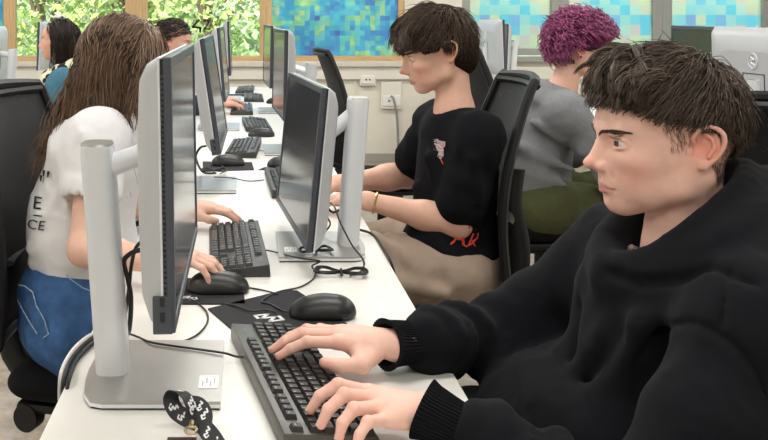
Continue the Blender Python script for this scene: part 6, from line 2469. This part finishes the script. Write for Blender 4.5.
# glasses and an ear stud
gl = MB()
M_GLF = mat('glasses_frame', (0.02, 0.02, 0.025), 0.3)
for sy in (-1, 1):
    c = np.array((0.100, sy * 0.034, 0.004))
    gl.tube([H4.w(c + np.array((-0.10 * abs(math.cos(a)) * 0.06, 0.025 * math.cos(a), 0.019 * math.sin(a)))) for a in np.linspace(0, 2 * PI, 21)], 0.0017, 6, False)
    gl.tube([H4.w((0.096, sy * 0.058, 0.010)), H4.w((0.05, sy * 0.073, 0.012)), H4.w((-0.015, sy * 0.078, 0.012)), H4.w((-0.03, sy * 0.076, 0.000))], 0.0022, 6)
gl.tube([H4.w((0.102, -0.010, 0.008)), H4.w((0.106, 0, 0.011)), H4.w((0.102, 0.010, 0.008))], 0.0016, 6)
glo = unparent_loc(gl.build('glasses', M_GLF, None, True), pink)
V = Vol(H4.w((-0.02, -0.078, -0.02)) - 0.012, H4.w((-0.02, -0.078, -0.02)) + 0.012, 0.0015)
V.ell(H4.w((-0.018, -0.078, -0.016)), (0.005, 0.005, 0.005))
v, q = V.extract()
np_obj('ear_stud', v, q, M_VENT, pink)

# ------------------------------------------------------------------ the woman with the spotted scarf
SKIN5 = (0.76, 0.42, 0.30)
wom = empty('person', (-1.0, 4.9, 0), 0, 'person with a dark bob wearing a cream scarf with black spots', 'person')
O5 = (-1.010, 4.90, 1.160)
H5 = Head(O5, frame(180, -2), 0.95)
B5, f5, l5 = auto_body(O5, 180)
hands = (hand_auto(B5.wrL, f5, (0, 0, 1), 'L'), hand_auto(B5.wrR, f5, (0, 0, 1), 'R'))
VB = skin_body(B5, H5, SKIN5, (0.62, 0.22, 0.20), wom, 0.005, 0.007, hands, True, True, 0.6, 0.9)
eye_obj(H5, 1, (1, 0, 0), (0.05, 0.03, 0.02), wom)
eyebrow(H5, 1, (0.02, 0.012, 0.01), wom, VB, 0, 60)
VT = Vol((-1.45, 4.55, 0.55), (-0.80, 5.25, 1.12), 0.012)
top_shapes(VT, B5, 2.0, 1.0, 0.60)
cloth_obj('denim_shirt', VT, mat('teal_denim', (0.05, 0.16, 0.24), 0.9, var=0.15, vscale=40), wom, 2, [(0.005, 9, 91, (1, 1, 1))])
VJ = Vol((-1.55, 4.60, 0.03), (-0.80, 5.20, 0.72), 0.014)
trouser_shapes(VJ, B5)
cloth_obj('trousers', VJ, mat('black_trousers', (0.012, 0.012, 0.014), 0.9), wom, 2)
shoes(B5, M_SHOE, wom, (-1, 0, 0))


def scarf_mat():
    m = bpy.data.materials.new('spotted_scarf')
    m.use_nodes = True
    nt = m.node_tree
    b = nt.nodes['Principled BSDF']
    b.inputs['Roughness'].default_value = 0.9
    tc = nt.nodes.new('ShaderNodeTexCoord')
    v = nt.nodes.new('ShaderNodeTexVoronoi')
    v.inputs['Scale'].default_value = 26
    lt = nt.nodes.new('ShaderNodeMath')
    lt.operation = 'LESS_THAN'
    lt.inputs[1].default_value = 0.44
    mx = nt.nodes.new('ShaderNodeMixRGB')
    mx.inputs[1].default_value = (0.72, 0.72, 0.52, 1)
    mx.inputs[2].default_value = (0.02, 0.02, 0.02, 1)
    nt.links.new(tc.outputs['Object'], v.inputs['Vector'])
    nt.links.new(v.outputs['Distance'], lt.inputs[0])
    nt.links.new(lt.outputs[0], mx.inputs[0])
    nt.links.new(mx.outputs[0], b.inputs['Base Color'])
    return m


V = Vol((-1.25, 4.70, 0.78), (-0.85, 5.10, 1.13), 0.008)
nk = Vector(B5.neck)
for a in np.linspace(0, 2 * PI, 13)[:-1]:
    b = a + 2 * PI / 12
    V.cone(nk + Vector((0.075 * math.cos(a), 0.085 * math.sin(a), 0.02 + 0.03 * math.cos(a))), nk + Vector((0.075 * math.cos(b), 0.085 * math.sin(b), 0.02 + 0.03 * math.cos(b))), 0.032, 0.032, 0.02)
    V.cone(nk + Vector((0.10 * math.cos(a), 0.115 * math.sin(a), -0.045 + 0.01 * math.cos(a))), nk + Vector((0.10 * math.cos(b), 0.115 * math.sin(b), -0.045 + 0.01 * math.cos(b))), 0.034, 0.034, 0.02)
V.cone(nk + Vector((-0.10, -0.04, -0.04)), nk + Vector((-0.125, -0.06, -0.20)), 0.045, 0.040, 0.03)
cloth_obj('scarf', V, scarf_mat(), wom, 1, [(0.006, 14, 95, (1, 1, 1))])
H5A, H5B = (0.014, 0.010, 0.009), (0.060, 0.040, 0.032)
V = Vol((-1.16, 4.76, 0.98), (-0.86, 5.04, 1.34), 0.006)
V.ell(H5.w((-0.014, 0, 0.040)), np.array((0.100, 0.082, 0.098)) * 0.95, H5.R)
for sy in (-1, 1):
    V.cone(H5.w((-0.03, sy * 0.065, 0.02)), H5.w((-0.035, sy * 0.075, -0.10)), 0.040, 0.036, 0.03)
V.cone(H5.w((-0.065, 0, 0.02)), H5.w((-0.075, 0, -0.11)), 0.055, 0.045, 0.03)
V.ell(H5.w((0.110, 0, -0.01)), (0.078, 0.075, 0.085), H5.R, 0.01, 'cut')
v, q = V.extract()
np_obj('hair_mass', relax(v, q, 2), q, M_MASS, wom, True, np.tile(np.array(H5A) * 0.9, (len(v), 1)))
r5 = scalp_points(900, keep_g)
sgn = np.where(r5[:, 1] >= 0, 1.0, -1.0)
backw = np.full(len(r5), 0.05)
o5 = RNG.uniform(0.012, 0.026, len(r5))
path = grow(r5, flow_g, RNG.uniform(0.14, 0.20, len(r5)), 10, lambda p, t, n: o5 * min(1, 0.3 + 2 * t), wild=0.06, curl=0.003, curl_n=1.2)
hair_object('hair', H5, path, 0.0022, H5A, H5B, hair_mat('dark'), wom)
V = Vol(H5.w((-0.01, -0.02, 0.15)) - 0.06, H5.w((-0.01, 0.02, 0.15)) + 0.06, 0.004)
V.ell(H5.w((0.005, 0.02, 0.145)), (0.030, 0.020, 0.012), H5.R)
V.ell(H5.w((-0.020, 0.03, 0.145)), (0.016, 0.014, 0.012), H5.R, 0.01)
v, q = V.extract()
np_obj('hair_clip', v, q, mat('pale_clip', (0.65, 0.68, 0.72), 0.4), wom)

# ------------------------------------------------------------------ the person behind the girl
bac = empty('person', (-0.48, 5.43, 0), 0, 'person with dark hair half hidden behind the long haired girl', 'person')
O6 = (-0.432, 5.43, 1.140)
H6 = Head(O6, frame(0, 8), 1.0)
B6, f6, l6 = auto_body(O6, 0)
hands = (hand_auto(B6.wrL, f6, (0, 0, 1), 'L'), hand_auto(B6.wrR, f6, (0, 0, 1), 'R'))
VB = skin_body(B6, H6, (0.74, 0.42, 0.31), (0.55, 0.24, 0.2), bac, 0.005, 0.007, hands, False, True, 0.5)
for sy in (1, -1):
    eye_obj(H6, sy, (1, 0, 0), (0.05, 0.03, 0.02), bac)
    eyebrow(H6, sy, (0.02, 0.012, 0.01), bac, VB, 0, 60)
VT = Vol((-0.66, 5.05, 0.55), (0.02, 5.80, 1.10), 0.012)
top_shapes(VT, B6, 2.0, 1.0, 0.60)
cloth_obj('sweater', VT, mat('dark_blue_knit', (0.03, 0.04, 0.07), 0.9, var=0.1), bac, 2, [(0.005, 9, 97, (1, 1, 1))])
VJ = Vol((-0.72, 5.10, 0.03), (0.12, 5.76, 0.72), 0.014)
trouser_shapes(VJ, B6)
cloth_obj('trousers', VJ, mat('black_trousers', (0.012, 0.012, 0.014), 0.9), bac, 2)
shoes(B6, M_SHOE, bac, (1, 0, 0))
r6 = scalp_points(1500, lambda p: p[:, 2] > np.interp(p[:, 0], [-0.12, -0.06, 0.0, 0.05, 0.16], [-0.06, -0.03, 0.035, 0.06, 0.085]))
o6 = RNG.uniform(0.004, 0.022, len(r6))
path = grow(r6, lambda p, t: np.stack([-0.8 + 0 * p[:, 0], p[:, 1] * 3, -0.4 + 0 * p[:, 0]], 1), RNG.uniform(0.03, 0.055, len(r6)), 7, lambda p, t, n: o6, wild=0.15)
hair_object('hair', H6, path, 0.0026, H5A, H5B, hair_mat('dark'), bac)
